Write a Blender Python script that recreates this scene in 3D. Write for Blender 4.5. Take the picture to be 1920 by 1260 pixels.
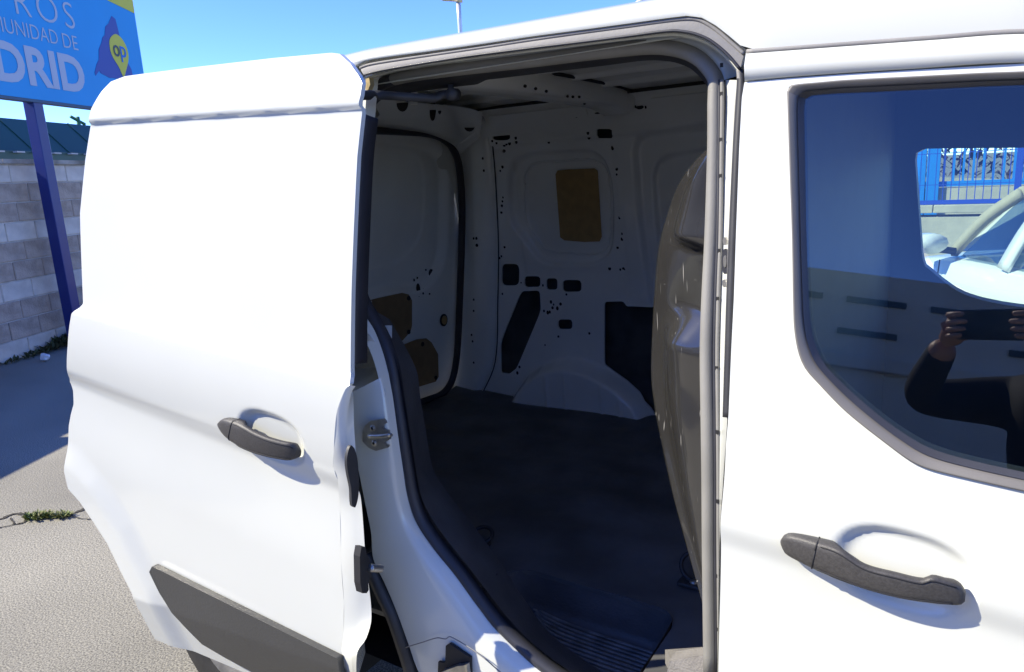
import bpy, bmesh, math, random
import numpy as np
from mathutils import Vector, Matrix
random.seed(7); rng = np.random.default_rng(7)
for o in list(bpy.data.objects): bpy.data.objects.remove(o)
scene = bpy.context.scene; COL = scene.collection
R_ = math.radians

# ------------------------------------------------------------------ camera
FPX, YAW, PITCH, ROLL = 1368.13, .592969, .2155926, .0556372   # focal length in photo pixels (1920 wide)
CAM = np.array([0., -.97866, 1.54845])
def cam_axes():
    cy, sy, cp, sp = math.cos(YAW), math.sin(YAW), math.cos(PITCH), math.sin(PITCH)
    fw = np.array([-sy*cp, cy*cp, -sp]); rt = np.array([cy, sy, 0.]); up = np.cross(rt, fw)
    cr, sr = math.cos(ROLL), math.sin(ROLL)
    return rt*cr-up*sr, up*cr+rt*sr, fw
RT, UP, FW = cam_axes()
cd = bpy.data.cameras.new('camera'); cam = bpy.data.objects.new('camera', cd); COL.objects.link(cam)
cd.sensor_width = 36; cd.lens = 36*FPX/1920; cd.clip_start = .01; cd.clip_end = 2000
m = Matrix.Identity(4)
for i in range(3): m[i][0], m[i][1], m[i][2], m[i][3] = RT[i], UP[i], -FW[i], CAM[i]
cam.matrix_world = m
scene.camera = cam

# ------------------------------------------------------------------ sky, sun, exposure
SUN = np.array([-.60, -.48, .665]); SUN /= np.linalg.norm(SUN)
w = bpy.data.worlds.new('World'); scene.world = w; w.use_nodes = True
nt = w.node_tree; nt.nodes.clear()
sky = nt.nodes.new('ShaderNodeTexSky'); sky.sky_type = 'NISHITA'; sky.sun_disc = False
sky.sun_elevation = math.asin(SUN[2]); sky.sun_rotation = math.atan2(SUN[0], SUN[1])
sky.air_density = 1.0; sky.dust_density = 0.; sky.ozone_density = 8.; sky.altitude = 3000
bg = nt.nodes.new('ShaderNodeBackground'); bg.inputs[1].default_value = .117
wo = nt.nodes.new('ShaderNodeOutputWorld')
hs = nt.nodes.new('ShaderNodeHueSaturation'); hs.inputs['Saturation'].default_value = 1.10; hs.inputs['Hue'].default_value = .5165
nt.links.new(sky.outputs[0], hs.inputs['Color']); nt.links.new(hs.outputs[0], bg.inputs[0]); nt.links.new(bg.outputs[0], wo.inputs[0])
sd_ = bpy.data.lights.new('sun', 'SUN'); sd_.energy = 2.6; sd_.angle = R_(.5); sd_.color = (1, .92, .74)
so = bpy.data.objects.new('sun', sd_); COL.objects.link(so)
so.rotation_euler = Vector(SUN).to_track_quat('Z', 'Y').to_euler()
scene.view_settings.view_transform = 'Standard'; scene.view_settings.look = 'None'
scene.view_settings.gamma = 1; scene.view_settings.exposure = 1.82
scene.cycles.max_bounces = 14; scene.cycles.diffuse_bounces = 8; scene.cycles.transparent_max_bounces = 16

# ------------------------------------------------------------------ geometry helpers
def ray(px, py): return RT*(px-960)-UP*(py-630)+FW*FPX
def at(px, py, axis, g):
    """world point on the photo ray where coordinate `axis` equals g (number or function of the point)"""
    d = ray(px, py); v = g if not callable(g) else g(CAM+d/FPX)
    for _ in range(1 if not callable(g) else 25):
        P = CAM+d*(v-CAM[axis])/d[axis]
        if callable(g): v = .4*v+.6*g(P)
    return CAM+d*(v-CAM[axis])/d[axis]
def atn(px, py, p0, n):
    d = ray(px, py); return CAM+d*(np.dot(n, np.asarray(p0)-CAM)/np.dot(n, d))
def ys(pts, g): return [at(p[0], p[1], 1, g) for p in pts]
def catmull(P, sub=6, closed=False):
    P = np.asarray(P, float); n = len(P); out = []
    if n < 3: sub0 = np.linspace(0, 1, sub+1)[:, None]; return P[:1]*(1-sub0)+P[1:]*sub0
    rngi = range(n) if closed else range(n-1)
    for i in rngi:
        if closed: a, b, c, d = P[(i-1) % n], P[i], P[(i+1) % n], P[(i+2) % n]
        else: a, b, c, d = P[max(i-1, 0)], P[i], P[i+1], P[min(i+2, n-1)]
        # limit overshoot on uneven spacing
        lb = np.linalg.norm(c-b)+1e-9
        m1 = (c-a)*lb/(np.linalg.norm(c-b)+np.linalg.norm(b-a)+1e-9); m2 = (d-b)*lb/(np.linalg.norm(d-c)+np.linalg.norm(c-b)+1e-9)
        for k in range(sub):
            t = k/sub; t2 = t*t; t3 = t2*t
            out.append((2*t3-3*t2+1)*b+(t3-2*t2+t)*m1+(-2*t3+3*t2)*c+(t3-t2)*m2)
    if not closed: out.append(P[-1])
    return np.array(out)
def resample(P, n):
    P = np.asarray(P, float); s = np.r_[0, np.cumsum(np.linalg.norm(np.diff(P, axis=0), axis=1))]
    t = np.linspace(0, s[-1], n); return np.stack([np.interp(t, s, P[:, k]) for k in range(P.shape[1])], 1)
def sstep(x, a, b):
    t = np.clip((np.asarray(x, float)-a)/(b-a), 0, 1); return t*t*(3-2*t)
def inside(X, Z, poly):
    poly = np.asarray(poly); res = np.zeros(X.shape, bool)
    x0, z0 = poly[:, 0], poly[:, 1]; x1, z1 = np.roll(x0, -1), np.roll(z0, -1)
    for a, b, c, d in zip(x0, z0, x1, z1):
        if b == d: continue
        cond = ((b > Z) != (d > Z)); res ^= cond & (X < (c-a)*(Z-b)/(d-b)+a)
    return res
def nearest(X, Z, polys):
    best = np.full(X.shape, 1e9); bx = X.copy(); bz = Z.copy()
    for poly in polys:
        poly = np.asarray(poly); q = np.roll(poly, -1, 0)
        for (a, b), (c, d) in zip(poly, q):
            L = (c-a)**2+(d-b)**2+1e-12; t = np.clip(((X-a)*(c-a)+(Z-b)*(d-b))/L, 0, 1)
            px, pz = a+t*(c-a), b+t*(d-b); dd = (X-px)**2+(Z-pz)**2; k = dd < best
            best = np.where(k, dd, best); bx = np.where(k, px, bx); bz = np.where(k, pz, bz)
    return bx, bz, np.sqrt(best)
def sdist(X, Z, poly):
    """signed distance, positive inside"""
    X = np.asarray(X, float); Z = np.asarray(Z, float)
    d = nearest(X, Z, [poly])[2]; return np.where(inside(X, Z, poly), d, -d)
def mesh_obj(name, verts, faces, mat, parent=None, smooth=True):
    me = bpy.data.meshes.new(name); me.from_pydata([tuple(map(float, v)) for v in verts], [], [tuple(int(i) for i in f) for f in faces])
    me.update()
    if smooth: me.polygons.foreach_set('use_smooth', [True]*len(me.polygons))
    o = bpy.data.objects.new(name, me); COL.objects.link(o)
    if mat is not None: me.materials.append(mat)
    if parent is not None: o.parent = parent
    return o
def sheet(name, outline, holes, res, func, mat, parent=None, rim=None, flip=False):
    """fine grid over a 2-D outline with holes, raised by func(a,b)->Nx3; rim: 3-vector, edge turned in by that much"""
    outline = np.asarray(outline, float); polys = [outline]+[np.asarray(h, float) for h in holes]
    lo, hi = outline.min(0)-res*1.01, outline.max(0)+res*1.01
    A = np.arange(lo[0], hi[0]+res, res); B = np.arange(lo[1], hi[1]+res, res)
    GA, GB = np.meshgrid(A, B, indexing='ij'); ins = inside(GA, GB, outline)
    for h in polys[1:]: ins &= ~inside(GA, GB, h)
    cell = ins[:-1, :-1] | ins[1:, :-1] | ins[:-1, 1:] | ins[1:, 1:]
    used = np.zeros(ins.shape, bool)
    for da in (0, 1):
        for db in (0, 1): used[da:da+cell.shape[0], db:db+cell.shape[1]] |= cell
    snap = used & ~ins
    sx, sz, _ = nearest(GA[snap], GB[snap], polys); GA[snap] = sx; GB[snap] = sz
    idx = -np.ones(ins.shape, int); idx[used] = np.arange(used.sum())
    V = func(GA[used], GB[used]); ci, cj = np.nonzero(cell)
    F = np.stack([idx[ci, cj], idx[ci+1, cj], idx[ci+1, cj+1], idx[ci, cj+1]], 1)
    if flip: F = F[:, ::-1]
    V = list(V); F = [tuple(f) for f in F]
    if rim is not None:
        cnt = {}
        for f in F:
            for k in range(4):
                e = (f[k], f[(k+1) % 4]); cnt[e] = cnt.get(e, 0)+1
        be = [e for e in cnt if (e[1], e[0]) not in cnt]
        mp = {}; rim = np.asarray(rim, float)
        for e in be:
            for v in e:
                if v not in mp:
                    mp[v] = (len(V), len(V)+1); V.append(V[v]); V.append(V[v]+rim)
        for a, b in be: F.append((mp[b][0], mp[a][0], mp[a][1], mp[b][1]))
    return mesh_obj(name, V, F, mat, parent)
def loft(name, curves, n, mat, parent=None, sub=6, smooth=True, flip=False, closed=False):
    G = [resample(catmull(c, sub), n) for c in curves]; V = [v for g in G for v in g]; F = []; k = len(G)
    for i in range(k if closed else k-1):
        j = (i+1) % k
        for q in range(n-1): F.append((i*n+q, i*n+q+1, j*n+q+1, j*n+q))
    if flip: F = [f[::-1] for f in F]
    return mesh_obj(name, V, F, mat, parent, smooth)
def tube(name, path, prof, mat, parent=None, up=(0, 1, 0), sub=6, n=None, scale=None, cap=True, smooth=True, raw=False):
    """sweep a closed 2-D profile [(side,up)] (or a radius) along a path"""
    if np.isscalar(prof): prof = [(prof*math.cos(a), prof*math.sin(a)) for a in np.linspace(0, 2*math.pi, 11)[:-1]]
    P = np.asarray(path, float)
    if not raw: P = catmull(P, sub)
    if n: P = resample(P, n)
    T = np.gradient(P, axis=0); T /= np.linalg.norm(T, axis=1)[:, None]+1e-12
    up = np.asarray(up, float); V = []; k = len(prof); F = []
    for i, (p, t) in enumerate(zip(P, T)):
        s = np.cross(t, up); s /= np.linalg.norm(s)+1e-12; u = np.cross(s, t); c = 1 if scale is None else scale[min(i, len(scale)-1)]
        for a, b in prof: V.append(p+(s*a+u*b)*c)
    for i in range(len(P)-1):
        for q in range(k): F.append((i*k+q, i*k+(q+1) % k, (i+1)*k+(q+1) % k, (i+1)*k+q))
    if cap: F.append(tuple(range(k))[::-1]); F.append(tuple((len(P)-1)*k+q for q in range(k)))
    return mesh_obj(name, V, F, mat, parent, smooth)
def box(name, c, s, mat, parent=None, bevel=.0, axes=None, seg=2):
    bm = bmesh.new(); bmesh.ops.create_cube(bm, size=1)
    for v in bm.verts: v.co = Vector((v.co.x*s[0], v.co.y*s[1], v.co.z*s[2]))
    if bevel: bmesh.ops.bevel(bm, geom=bm.edges[:], offset=bevel, segments=seg, affect='EDGES', profile=.5)
    X = np.eye(3) if axes is None else np.asarray(axes, float)
    for v in bm.verts: v.co = Vector(np.asarray(c, float)+X.T@np.array(v.co))
    me = bpy.data.meshes.new(name); bm.to_mesh(me); bm.free()
    o = bpy.data.objects.new(name, me); COL.objects.link(o); me.materials.append(mat)
    if parent is not None: o.parent = parent
    return o
def prism(name, poly3, off, mat, parent=None, smooth=False):
    """extrude a planar 3-D polygon by vector off"""
    P = [np.asarray(p, float) for p in poly3]; n = len(P); off = np.asarray(off, float)
    V = P+[p+off for p in P]
    F = [tuple(range(n)), tuple(range(2*n-1, n-1, -1))]+[(i, i+n, (i+1) % n+n, (i+1) % n) for i in range(n)]
    o = mesh_obj(name, V, F, mat, parent, smooth)
    bm = bmesh.new(); bm.from_mesh(o.data); bmesh.ops.recalc_face_normals(bm, faces=bm.faces[:]); bm.to_mesh(o.data); bm.free()
    return o
def rrect(x0, z0, x1, z1, r, k=4):
    out = []
    for cx, cz, a0 in ((x1-r, z1-r, 0), (x0+r, z1-r, 90), (x0+r, z0+r, 180), (x1-r, z0+r, 270)):
        for i in range(k+1): a = R_(a0+90*i/k); out.append((cx+r*math.cos(a), cz+r*math.sin(a)))
    return out
def round_poly(P, r=.2, k=3):
    """round the corners of a closed polygon"""
    P = np.asarray(P, float); n = len(P); out = []
    for i in range(n):
        a, b, c = P[i-1], P[i], P[(i+1) % n]; p, q = b+(a-b)*r, b+(c-b)*r
        for t in np.linspace(0, 1, k+1): out.append((1-t)**2*p+2*t*(1-t)*b+t*t*q)
    return np.array(out)
def empty(name, loc, label, cat, group=None):
    o = bpy.data.objects.new(name, None); COL.objects.link(o); o.location = loc
    o.empty_display_size = .1; tag(o, label, cat, group); return o
def tag(o, label, cat, group=None):
    o['label'] = label; o['category'] = cat
    if group: o['group'] = group
    return o
def struct(o, kind='structure'): o['kind'] = kind; return o

# ------------------------------------------------------------------ materials
def mat(name, col, rough=.5, metal=0., coat=0., var=0., vscale=8., bump=0., bscale=60., spec=.5, col2=None, detail=4):
    M = bpy.data.materials.new(name); M.use_nodes = True; t = M.node_tree; b = t.nodes['Principled BSDF']
    b.inputs['Base Color'].default_value = (*col, 1); b.inputs['Roughness'].default_value = rough
    b.inputs['Metallic'].default_value = metal; b.inputs['Coat Weight'].default_value = coat; b.inputs['Coat Roughness'].default_value = .06
    b.inputs['Specular IOR Level'].default_value = spec
    tc = t.nodes.new('ShaderNodeTexCoord')
    if var or col2 is not None:
        n = t.nodes.new('ShaderNodeTexNoise'); n.inputs['Scale'].default_value = vscale; n.inputs['Detail'].default_value = detail
        r = t.nodes.new('ShaderNodeValToRGB'); c2 = col2 if col2 is not None else tuple(c*(1-var) for c in col)
        r.color_ramp.elements[0].position = .35; r.color_ramp.elements[1].position = .65
        r.color_ramp.elements[0].color = (*c2, 1); r.color_ramp.elements[1].color = (*col, 1)
        t.links.new(tc.outputs['Object'], n.inputs['Vector']); t.links.new(n.outputs[0], r.inputs[0]); t.links.new(r.outputs[0], b.inputs['Base Color'])
    if bump:
        n2 = t.nodes.new('ShaderNodeTexNoise'); n2.inputs['Scale'].default_value = bscale; n2.inputs['Detail'].default_value = 3
        bp = t.nodes.new('ShaderNodeBump'); bp.inputs['Strength'].default_value = bump; bp.inputs['Distance'].default_value = .01
        t.links.new(tc.outputs['Object'], n2.inputs['Vector']); t.links.new(n2.outputs[0], bp.inputs['Height']); t.links.new(bp.outputs[0], b.inputs['Normal'])
    return M
def N(M, kind, **kw):
    n = M.node_tree.nodes.new(kind)
    for k, v in kw.items(): setattr(n, k, v)
    return n
M_ = {}
M_['paint'] = mat('white_paint', (.64, .655, .605), .2, coat=.6, var=.03, vscale=3)
M_['paint_in'] = mat('lightened_white_paint', (.92, .935, .90), .26, coat=.5, var=.05, vscale=5, bump=.05, bscale=25)  # same paint as outside, colour raised to stand in for light inside
M_['rubber'] = mat('black_rubber', (.035, .036, .04), .55, var=.3, vscale=20)
M_['seal'] = mat('lit_dusty_seal', (.23, .225, .21), .62, var=.15, vscale=10, bump=.06, bscale=300)  # dusty rubber, with the light on the seal put into the colour
M_['seal_dark'] = mat('dark_seal', (.035, .036, .045), .5, var=.3, vscale=10)
M_['strip'] = mat('weathered_strip', (.25, .24, .225), .65, col2=(.19, .185, .18), vscale=9, bump=.05, bscale=200)
M_['trim'] = mat('black_trim', (.075, .075, .08), .5, var=.35, vscale=12, bump=.15, bscale=200)
M_['wtrim'] = mat('window_trim_rubber', (.15, .142, .132), .55, var=.2, vscale=6)
M_['grain'] = mat('grained_plastic', (.058, .055, .053), .5, var=.3, vscale=300, bump=.12, bscale=700)
M_['mat'] = mat('rubber_mat', (.13, .13, .132), .5, var=.45, vscale=5, bump=.7, bscale=9)
M_['step'] = mat('step_plastic', (.10, .10, .105), .45, var=.3, vscale=9, bump=.2, bscale=140)
M_['ribs'] = mat('worn_rib', (.24, .24, .24), .5, var=.5, vscale=25)
M_['board'] = mat('hardboard', (.46, .30, .12), .8, var=.15, vscale=30)
M_['board_d'] = mat('hardboard_dark', (.30, .20, .10), .8, var=.2, vscale=20)
M_['metal'] = mat('zinc', (.55, .53, .48), .35, metal=.8, var=.3, vscale=40)
M_['dark'] = mat('cavity_black', (.012, .012, .014), .7)
M_['moulding'] = mat('grey_moulding', (.055, .055, .053), .42, var=.15, vscale=3, bump=.1, bscale=200)
M_['greybox'] = mat('grey_carpet_trim', (.20, .19, .18), .8, var=.15, vscale=30, bump=.3, bscale=250)
M_['tyre'] = mat('tyre_rubber', (.02, .02, .02), .75, var=.3, vscale=30)
M_['soffit'] = mat('head_lining', (.33, .34, .36), .9, var=.05)
M_['cabtrim'] = mat('cab_trim', (.11, .115, .13), .6, var=.1)

# black bulkhead plastic with light scratches
def bulk_mat():
    M = mat('scuffed_black_plastic', (.030, .029, .028), .14, coat=.9, var=.2, vscale=6); t = M.node_tree; b = t.nodes['Principled BSDF']
    tc = N(M, 'ShaderNodeTexCoord'); acc = None
    for sc, rot, th in (((260, 260, 9), (.25, .2, 0), .75), ((300, 300, 14), (-.5, .3, 0), .745), ((40, 40, 300), (.2, .0, .3), .785)):
        mp = N(M, 'ShaderNodeMapping'); mp.inputs['Scale'].default_value = sc; mp.inputs['Rotation'].default_value = rot
        n = N(M, 'ShaderNodeTexNoise'); n.inputs['Scale'].default_value = 1; n.inputs['Detail'].default_value = 1
        t.links.new(tc.outputs['Object'], mp.inputs[0]); t.links.new(mp.outputs[0], n.inputs['Vector'])
        mu = N(M, 'ShaderNodeMapRange'); mu.inputs['From Min'].default_value = th; mu.inputs['From Max'].default_value = th+.05; t.links.new(n.outputs[0], mu.inputs['Value'])
        if acc is None: acc = mu
        else:
            mx = N(M, 'ShaderNodeMath', operation='MAXIMUM'); t.links.new(acc.outputs[0], mx.inputs[0]); t.links.new(mu.outputs[0], mx.inputs[1]); acc = mx
    src = b.inputs['Base Color'].links[0].from_socket
    mix = N(M, 'ShaderNodeMix', data_type='RGBA'); mix.inputs['B'].default_value = (.34, .33, .31, 1)
    t.links.new(acc.outputs[0], mix.inputs['Factor']); t.links.new(src, mix.inputs['A']); t.links.new(mix.outputs['Result'], b.inputs['Base Color'])
    return M
M_['bulk'] = bulk_mat()
def glass_mat(name, tint, refl=1.0):
    M = bpy.data.materials.new(name); M.use_nodes = True; t = M.node_tree; t.nodes.clear()
    tr = N(M, 'ShaderNodeBsdfTransparent'); tr.inputs[0].default_value = (*tint, 1)
    gl = N(M, 'ShaderNodeBsdfGlossy'); gl.inputs['Roughness'].default_value = .004; gl.inputs[0].default_value = (.93, .96, 1, 1)
    fr = N(M, 'ShaderNodeFresnel'); fr.inputs[0].default_value = 1.52
    mu = N(M, 'ShaderNodeMath', operation='MULTIPLY', use_clamp=True); mu.inputs[1].default_value = refl
    mx = N(M, 'ShaderNodeMixShader'); ou = N(M, 'ShaderNodeOutputMaterial')
    t.links.new(fr.outputs[0], mu.inputs[0]); t.links.new(mu.outputs[0], mx.inputs[0])
    t.links.new(tr.outputs[0], mx.inputs[1]); t.links.new(gl.outputs[0], mx.inputs[2]); t.links.new(mx.outputs[0], ou.inputs[0])
    return M
M_['glass'] = glass_mat('tinted_glass', (.62, .74, .70), 2.0)
M_['glass_far'] = glass_mat('far_glass', (.80, .92, .84), 1.0)
M_['glass_car'] = glass_mat('car_glass', (.25, .32, .33), 1.6)

# ------------------------------------------------------------------ ground
def asphalt():
    M = mat('worn_asphalt', (.235, .225, .205), .9); t = M.node_tree; b = t.nodes['Principled BSDF']
    tc = N(M, 'ShaderNodeTexCoord')
    n1 = N(M, 'ShaderNodeTexNoise'); n1.inputs['Scale'].default_value = 165; n1.inputs['Detail'].default_value = 3
    n2 = N(M, 'ShaderNodeTexNoise'); n2.inputs['Scale'].default_value = .7; n2.inputs['Detail'].default_value = 5
    v = N(M, 'ShaderNodeTexVoronoi'); v.inputs['Scale'].default_value = 95
    r = N(M, 'ShaderNodeValToRGB'); e = r.color_ramp.elements
    e[0].position = .34; e[0].color = (.10, .096, .082, 1); e[1].position = .62; e[1].color = (.37, .35, .29, 1)
    r2 = N(M, 'ShaderNodeValToRGB'); e = r2.color_ramp.elements
    e[0].position = .3; e[0].color = (.66, .66, .65, 1); e[1].position = .7; e[1].color = (1.05, 1.05, 1.03, 1)
    mx = N(M, 'ShaderNodeMix', data_type='RGBA', blend_type='MULTIPLY'); mx.inputs['Factor'].default_value = 1
    ad = N(M, 'ShaderNodeMath', operation='ADD'); bp = N(M, 'ShaderNodeBump'); bp.inputs['Strength'].default_value = .45; bp.inputs['Distance'].default_value = .003
    for n in (n1, n2, v): t.links.new(tc.outputs['Object'], n.inputs['Vector'])
    t.links.new(n1.outputs[0], r.inputs[0]); t.links.new(n2.outputs[0], r2.inputs[0])
    t.links.new(r.outputs[0], mx.inputs['A']); t.links.new(r2.outputs[0], mx.inputs['B']); t.links.new(mx.outputs['Result'], b.inputs['Base Color'])
    t.links.new(n1.outputs[0], ad.inputs[0]); t.links.new(v.outputs['Distance'], ad.inputs[1]); t.links.new(ad.outputs[0], bp.inputs['Height']); t.links.new(bp.outputs[0], b.inputs['Normal'])
    return M
gr = mesh_obj('ground', [(-400, -400, 0), (400, -400, 0), (400, 400, 0), (-400, 400, 0)], [(0, 1, 2, 3)], asphalt()); struct(gr)
M_['crack'] = mat('crack_dark', (.05, .045, .035), .95, var=.4, vscale=40)  # dark strips laid on the ground in place of recessed cracks
def crack(pts, wd):
    P = catmull([at(x, y, 2, 0)[:2] for x, y in pts], 10); V = []; F = []
    for i, p in enumerate(P):
        t = P[min(i+1, len(P)-1)]-P[max(i-1, 0)]; nn = np.array([-t[1], t[0]])/(np.linalg.norm(t)+1e-9)
        j = rng.normal(0, wd*.35, 2); ww = wd*(.35+.9*rng.random())
        for s in (-1, 1): V.append((p[0]+nn[0]*s*ww+j[0], p[1]+nn[1]*s*ww+j[1], .004))
        if i: F.append((2*i-2, 2*i-1, 2*i+1, 2*i))
    o = mesh_obj('asphalt_crack', V, F, M_['crack'], None, False); struct(o)
crack([(-60, 985), (0, 975), (25, 965), (55, 966), (90, 969), (130, 966), (168, 950), (240, 915)], .012)
crack([(-40, 1000), (0, 990), (25, 985), (45, 980), (52, 966)], .007)
crack([(130, 966), (150, 973), (180, 974), (225, 968)], .004)
crack([(20, 972), (28, 984)], .004)
def leaves(name, spots, size, col, lab=None, kind='stuff', up=1.):
    V = []; F = []
    for (x, y, z) in spots:
        for k in range(3):
            a = rng.random()*6.28; l = size*(.5+rng.random()); wd = l*.4; h = l*(.2+.8*rng.random())*up
            d = np.array([math.cos(a), math.sin(a), 0]); s = np.array([-d[1], d[0], 0]); b = np.array([x, y, z]); i = len(V)
            V += [b, b+d*l*.5+s*wd*.5+(0, 0, h*.6), b+d*l+(0, 0, h), b+d*l*.5-s*wd*.5+(0, 0, h*.6)]; F.append((i, i+1, i+2, i+3))
    o = mesh_obj(name, V, F, col, None, False); struct(o, kind); return o
M_['weed'] = mat('weed_green', (.10, .155, .025), .7, col2=(.16, .15, .05), vscale=30)
M_['weed_d'] = mat('dry_weed', (.06, .075, .02), .8, col2=(.09, .08, .035), vscale=20)
sp = []
for i in range(260):
    x = rng.uniform(50, 96) if i < 200 else rng.uniform(106, 130); p = at(x, 970+rng.normal(0, 2.2)-(x-70)*.05, 2, .004); sp.append(p)
leaves('crack_weeds', sp, .022, M_['weed'])['label'] = 'bright green weeds growing out of the asphalt crack'

# ------------------------------------------------------------------ block wall on the left
W0 = np.array([-8.13, 2.03, 0.]); WU = np.array([-.447, .8945, 0.]); WN = np.array([.8945, .447, 0.])
def wp(u, z, off=0.): return W0+WU*u+WN*off+np.array([0, 0, z])
M_['blk_w'] = mat('pale_block', (.70, .61, .50), .9, col2=(.56, .48, .39), vscale=6, bump=.3, bscale=90)
M_['blk_g'] = mat('split_block', (.50, .39, .30), .95, col2=(.35, .27, .205), vscale=7, bump=1., bscale=55)
M_['mortar'] = mat('mortar', (.58, .52, .45), .95, var=.25, vscale=10)
M_['coping'] = mat('coping', (.42, .37, .31), .9, col2=(.20, .17, .13), vscale=5, bump=.4, bscale=50)
wall = empty('block_wall', wp(0, 0), 'grey concrete block wall with pale and rough split-face courses, standing in shade', 'wall')
H_ = .195; NC = 9
mortar = prism('mortar_core', [wp(-2.6, -.05, -.012), wp(9, -.05, -.012), wp(9, NC*H_+.19, -.012), wp(-2.6, NC*H_+.19, -.012)], -WN*.17, M_['mortar'], wall)
prism('mortar_core', [wp(-9, -.05, -.012), wp(-2.6, -.05, -.012), wp(-2.6, NC*H_+.42, -.012), wp(-9, NC*H_+.42, -.012)], -WN*.17, M_['mortar'], wall)
kinds = 'wggwggwggw'   # bottom course first, w pale, g rough
proto = {}
def block(u0, u1, z0, z1, k, key):
    g = .006
    if key not in proto:
        o = box('block', (0, 0, 0), (u1-u0-2*g, .05, z1-z0-2*g), M_['blk_w' if k == 'w' else 'blk_g'], None, .006, seg=1)
        proto[key] = o.data
    else:
        o = bpy.data.objects.new('block', proto[key]); COL.objects.link(o)
    o.parent = wall
    j = rng.normal(0, .002)
    c = wp((u0+u1)/2, (z0+z1)/2, -.025+j)-np.array(wall.location)
    mm = Matrix.Identity(4)
    for i in range(3): mm[i][0], mm[i][1], mm[i][2], mm[i][3] = WU[i], WN[i], (0, 0, 1)[i], c[i]
    o.matrix_local = mm
z = 0.
rows = []
for r in range(NC+1):
    k = kinds[r]; h = H_; rows.append((z, z+h, k)); z += h
BL = .40
for r, (z0, z1, k) in enumerate(rows):
    if r == NC: z1 += -.01
    u = -2.6-(0 if r % 2 else BL/2)
    while u < 5.4:
        if u+BL > -2.61: block(max(u, -2.6), min(u+BL, 99), z0, z1, k, (k, r == NC, round(max(u, -2.6)-u, 2)))
        u += BL
for q in range(14):
    u0 = -2.6+q*.62; prism('coping_stone', [wp(u0+.004, NC*H_+.19, .03), wp(u0+.616, NC*H_+.19, .03), wp(u0+.616, NC*H_+.235+.004*(q % 2), .03), wp(u0+.004, NC*H_+.235, .03)], -WN*.24, M_['coping'], wall)
for o in wall.children:
    if o.name.startswith(('mortar', 'coping')): o.matrix_parent_inverse = wall.matrix_world.inverted() if False else Matrix.Translation(-Vector(wall.location))
sp = [wp(u, 0, .02+abs(rng.normal(0, .06)))+np.array([0, 0, rng.random()*.14*max(0, 1-abs(u-1.1)/.8)]) for u in rng.normal(1.05, .38, 420)]
leaves('wall_weeds', sp, .06, M_['weed_d'])['label'] = 'dry dark weeds along the foot of the block wall'
lit = at(85, 673, 2, .02)
M_['paper'] = mat('white_paper', (.75, .75, .75), .8)
V = []; F = []
bm = bmesh.new(); bmesh.ops.create_icosphere(bm, subdivisions=2, radius=.05)
for v in bm.verts: v.co = Vector((v.co.x*1.3, v.co.y*.8, v.co.z*.7))*(.8+.45*rng.random())+Vector(lit)+Vector((0, 0, .02))
me = bpy.data.meshes.new('litter'); bm.to_mesh(me); bm.free(); o = bpy.data.objects.new('crumpled_paper', me); COL.objects.link(o); me.materials.append(M_['paper'])
tag(o, 'small crumpled white paper lying at the foot of the block wall', 'litter')

# ------------------------------------------------------------------ billboard above the wall
M_['sign_blue'] = mat('sign_blue', (.004, .30, .66), .55, var=.06, vscale=2)
M_['sign_edge'] = mat('sign_edge', (.05, .10, .16), .6)
M_['sign_grey'] = mat('sign_letters', (.42, .47, .55), .6)
M_['sign_yel'] = mat('sign_yellow', (.58, .55, .06), .6)
M_['sign_map'] = mat('sign_map', (.045, .085, .33), .6)
M_['post'] = mat('post_blue', (.004, .018, .15), .4, coat=.2)
M_['op_d'] = mat('sign_dark', (.06, .08, .10), .6)
M_['op_b'] = mat('sign_midblue', (.02, .16, .50), .6)
SO = .30; S0 = wp(0, 0, SO)
def sg(px, py):
    p = atn(px, py, S0, WN); q = p-W0; return float(q@WU), float(p[2])
sign = empty('billboard', wp(sg(105, 400)[0], 0, SO), 'blue billboard with pale lettering, yellow corner and map pin on a blue post', 'sign')
SB = np.array(sign.location)
def sp3(u, z, off=0.): return wp(u, z, SO+off)-SB
uR0, zR0 = sg(270, 137); uR = (uR0+sg(248, 0)[0])/2; (_, zB1), (_, zB2) = sg(0, 171), sg(180, 206); zB = (zB1+zB2)/2
uL, zT = uR-3.4, zB+1.9
print('SIGN', uL, uR, zB, zT)
prism('panel', [sp3(uL, zB, 0), sp3(uR, zB, 0), sp3(uR, zT, 0), sp3(uL, zT, 0)], -WN*.07, M_['sign_blue'], sign)
prism('panel_frame', [sp3(uL-.02, zB-.03, .004), sp3(uR+.02, zB-.03, .004), sp3(uR+.02, zB-.003, .004), sp3(uL-.02, zB-.003, .004)], -WN*.09, M_['sign_edge'], sign)
uy, zy = sg(200, 0); uy2, zy2 = sg(251, 25)
prism('yellow_corner', [sp3(uy, zy, .004), sp3(uR-.002, zy2, .004), sp3(uR-.002, zT, .004), sp3(uy-(zT-zy)*abs((uR-uy)/(zy2-zy)), zT, .004)], -WN*.002, M_['sign_yel'], sign)
pu, _ = sg(92, 300); pu2, _ = sg(135, 520); pu = (pu+pu2)/2
box('post', sp3(pu, (zB+.1)/2, -.07), (.13, .12, zB+.1), M_['post'], sign, .008, axes=[WU, WN, (0, 0, 1)])
def pts_sign(pts, off): return [sp3(*sg(*p), off) for p in pts]
prism('region_map', pts_sign([(209, 30), (216, 36), (222, 60), (228, 85), (236, 112), (246, 130), (250, 150), (205, 146), (196, 141), (188, 137), (186, 132), (179, 142), (177, 136), (181, 120), (185, 112), (185, 92), (190, 80), (192, 70), (196, 66), (197, 50), (203, 44)], .004), -WN*.002, M_['sign_map'], sign)
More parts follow.
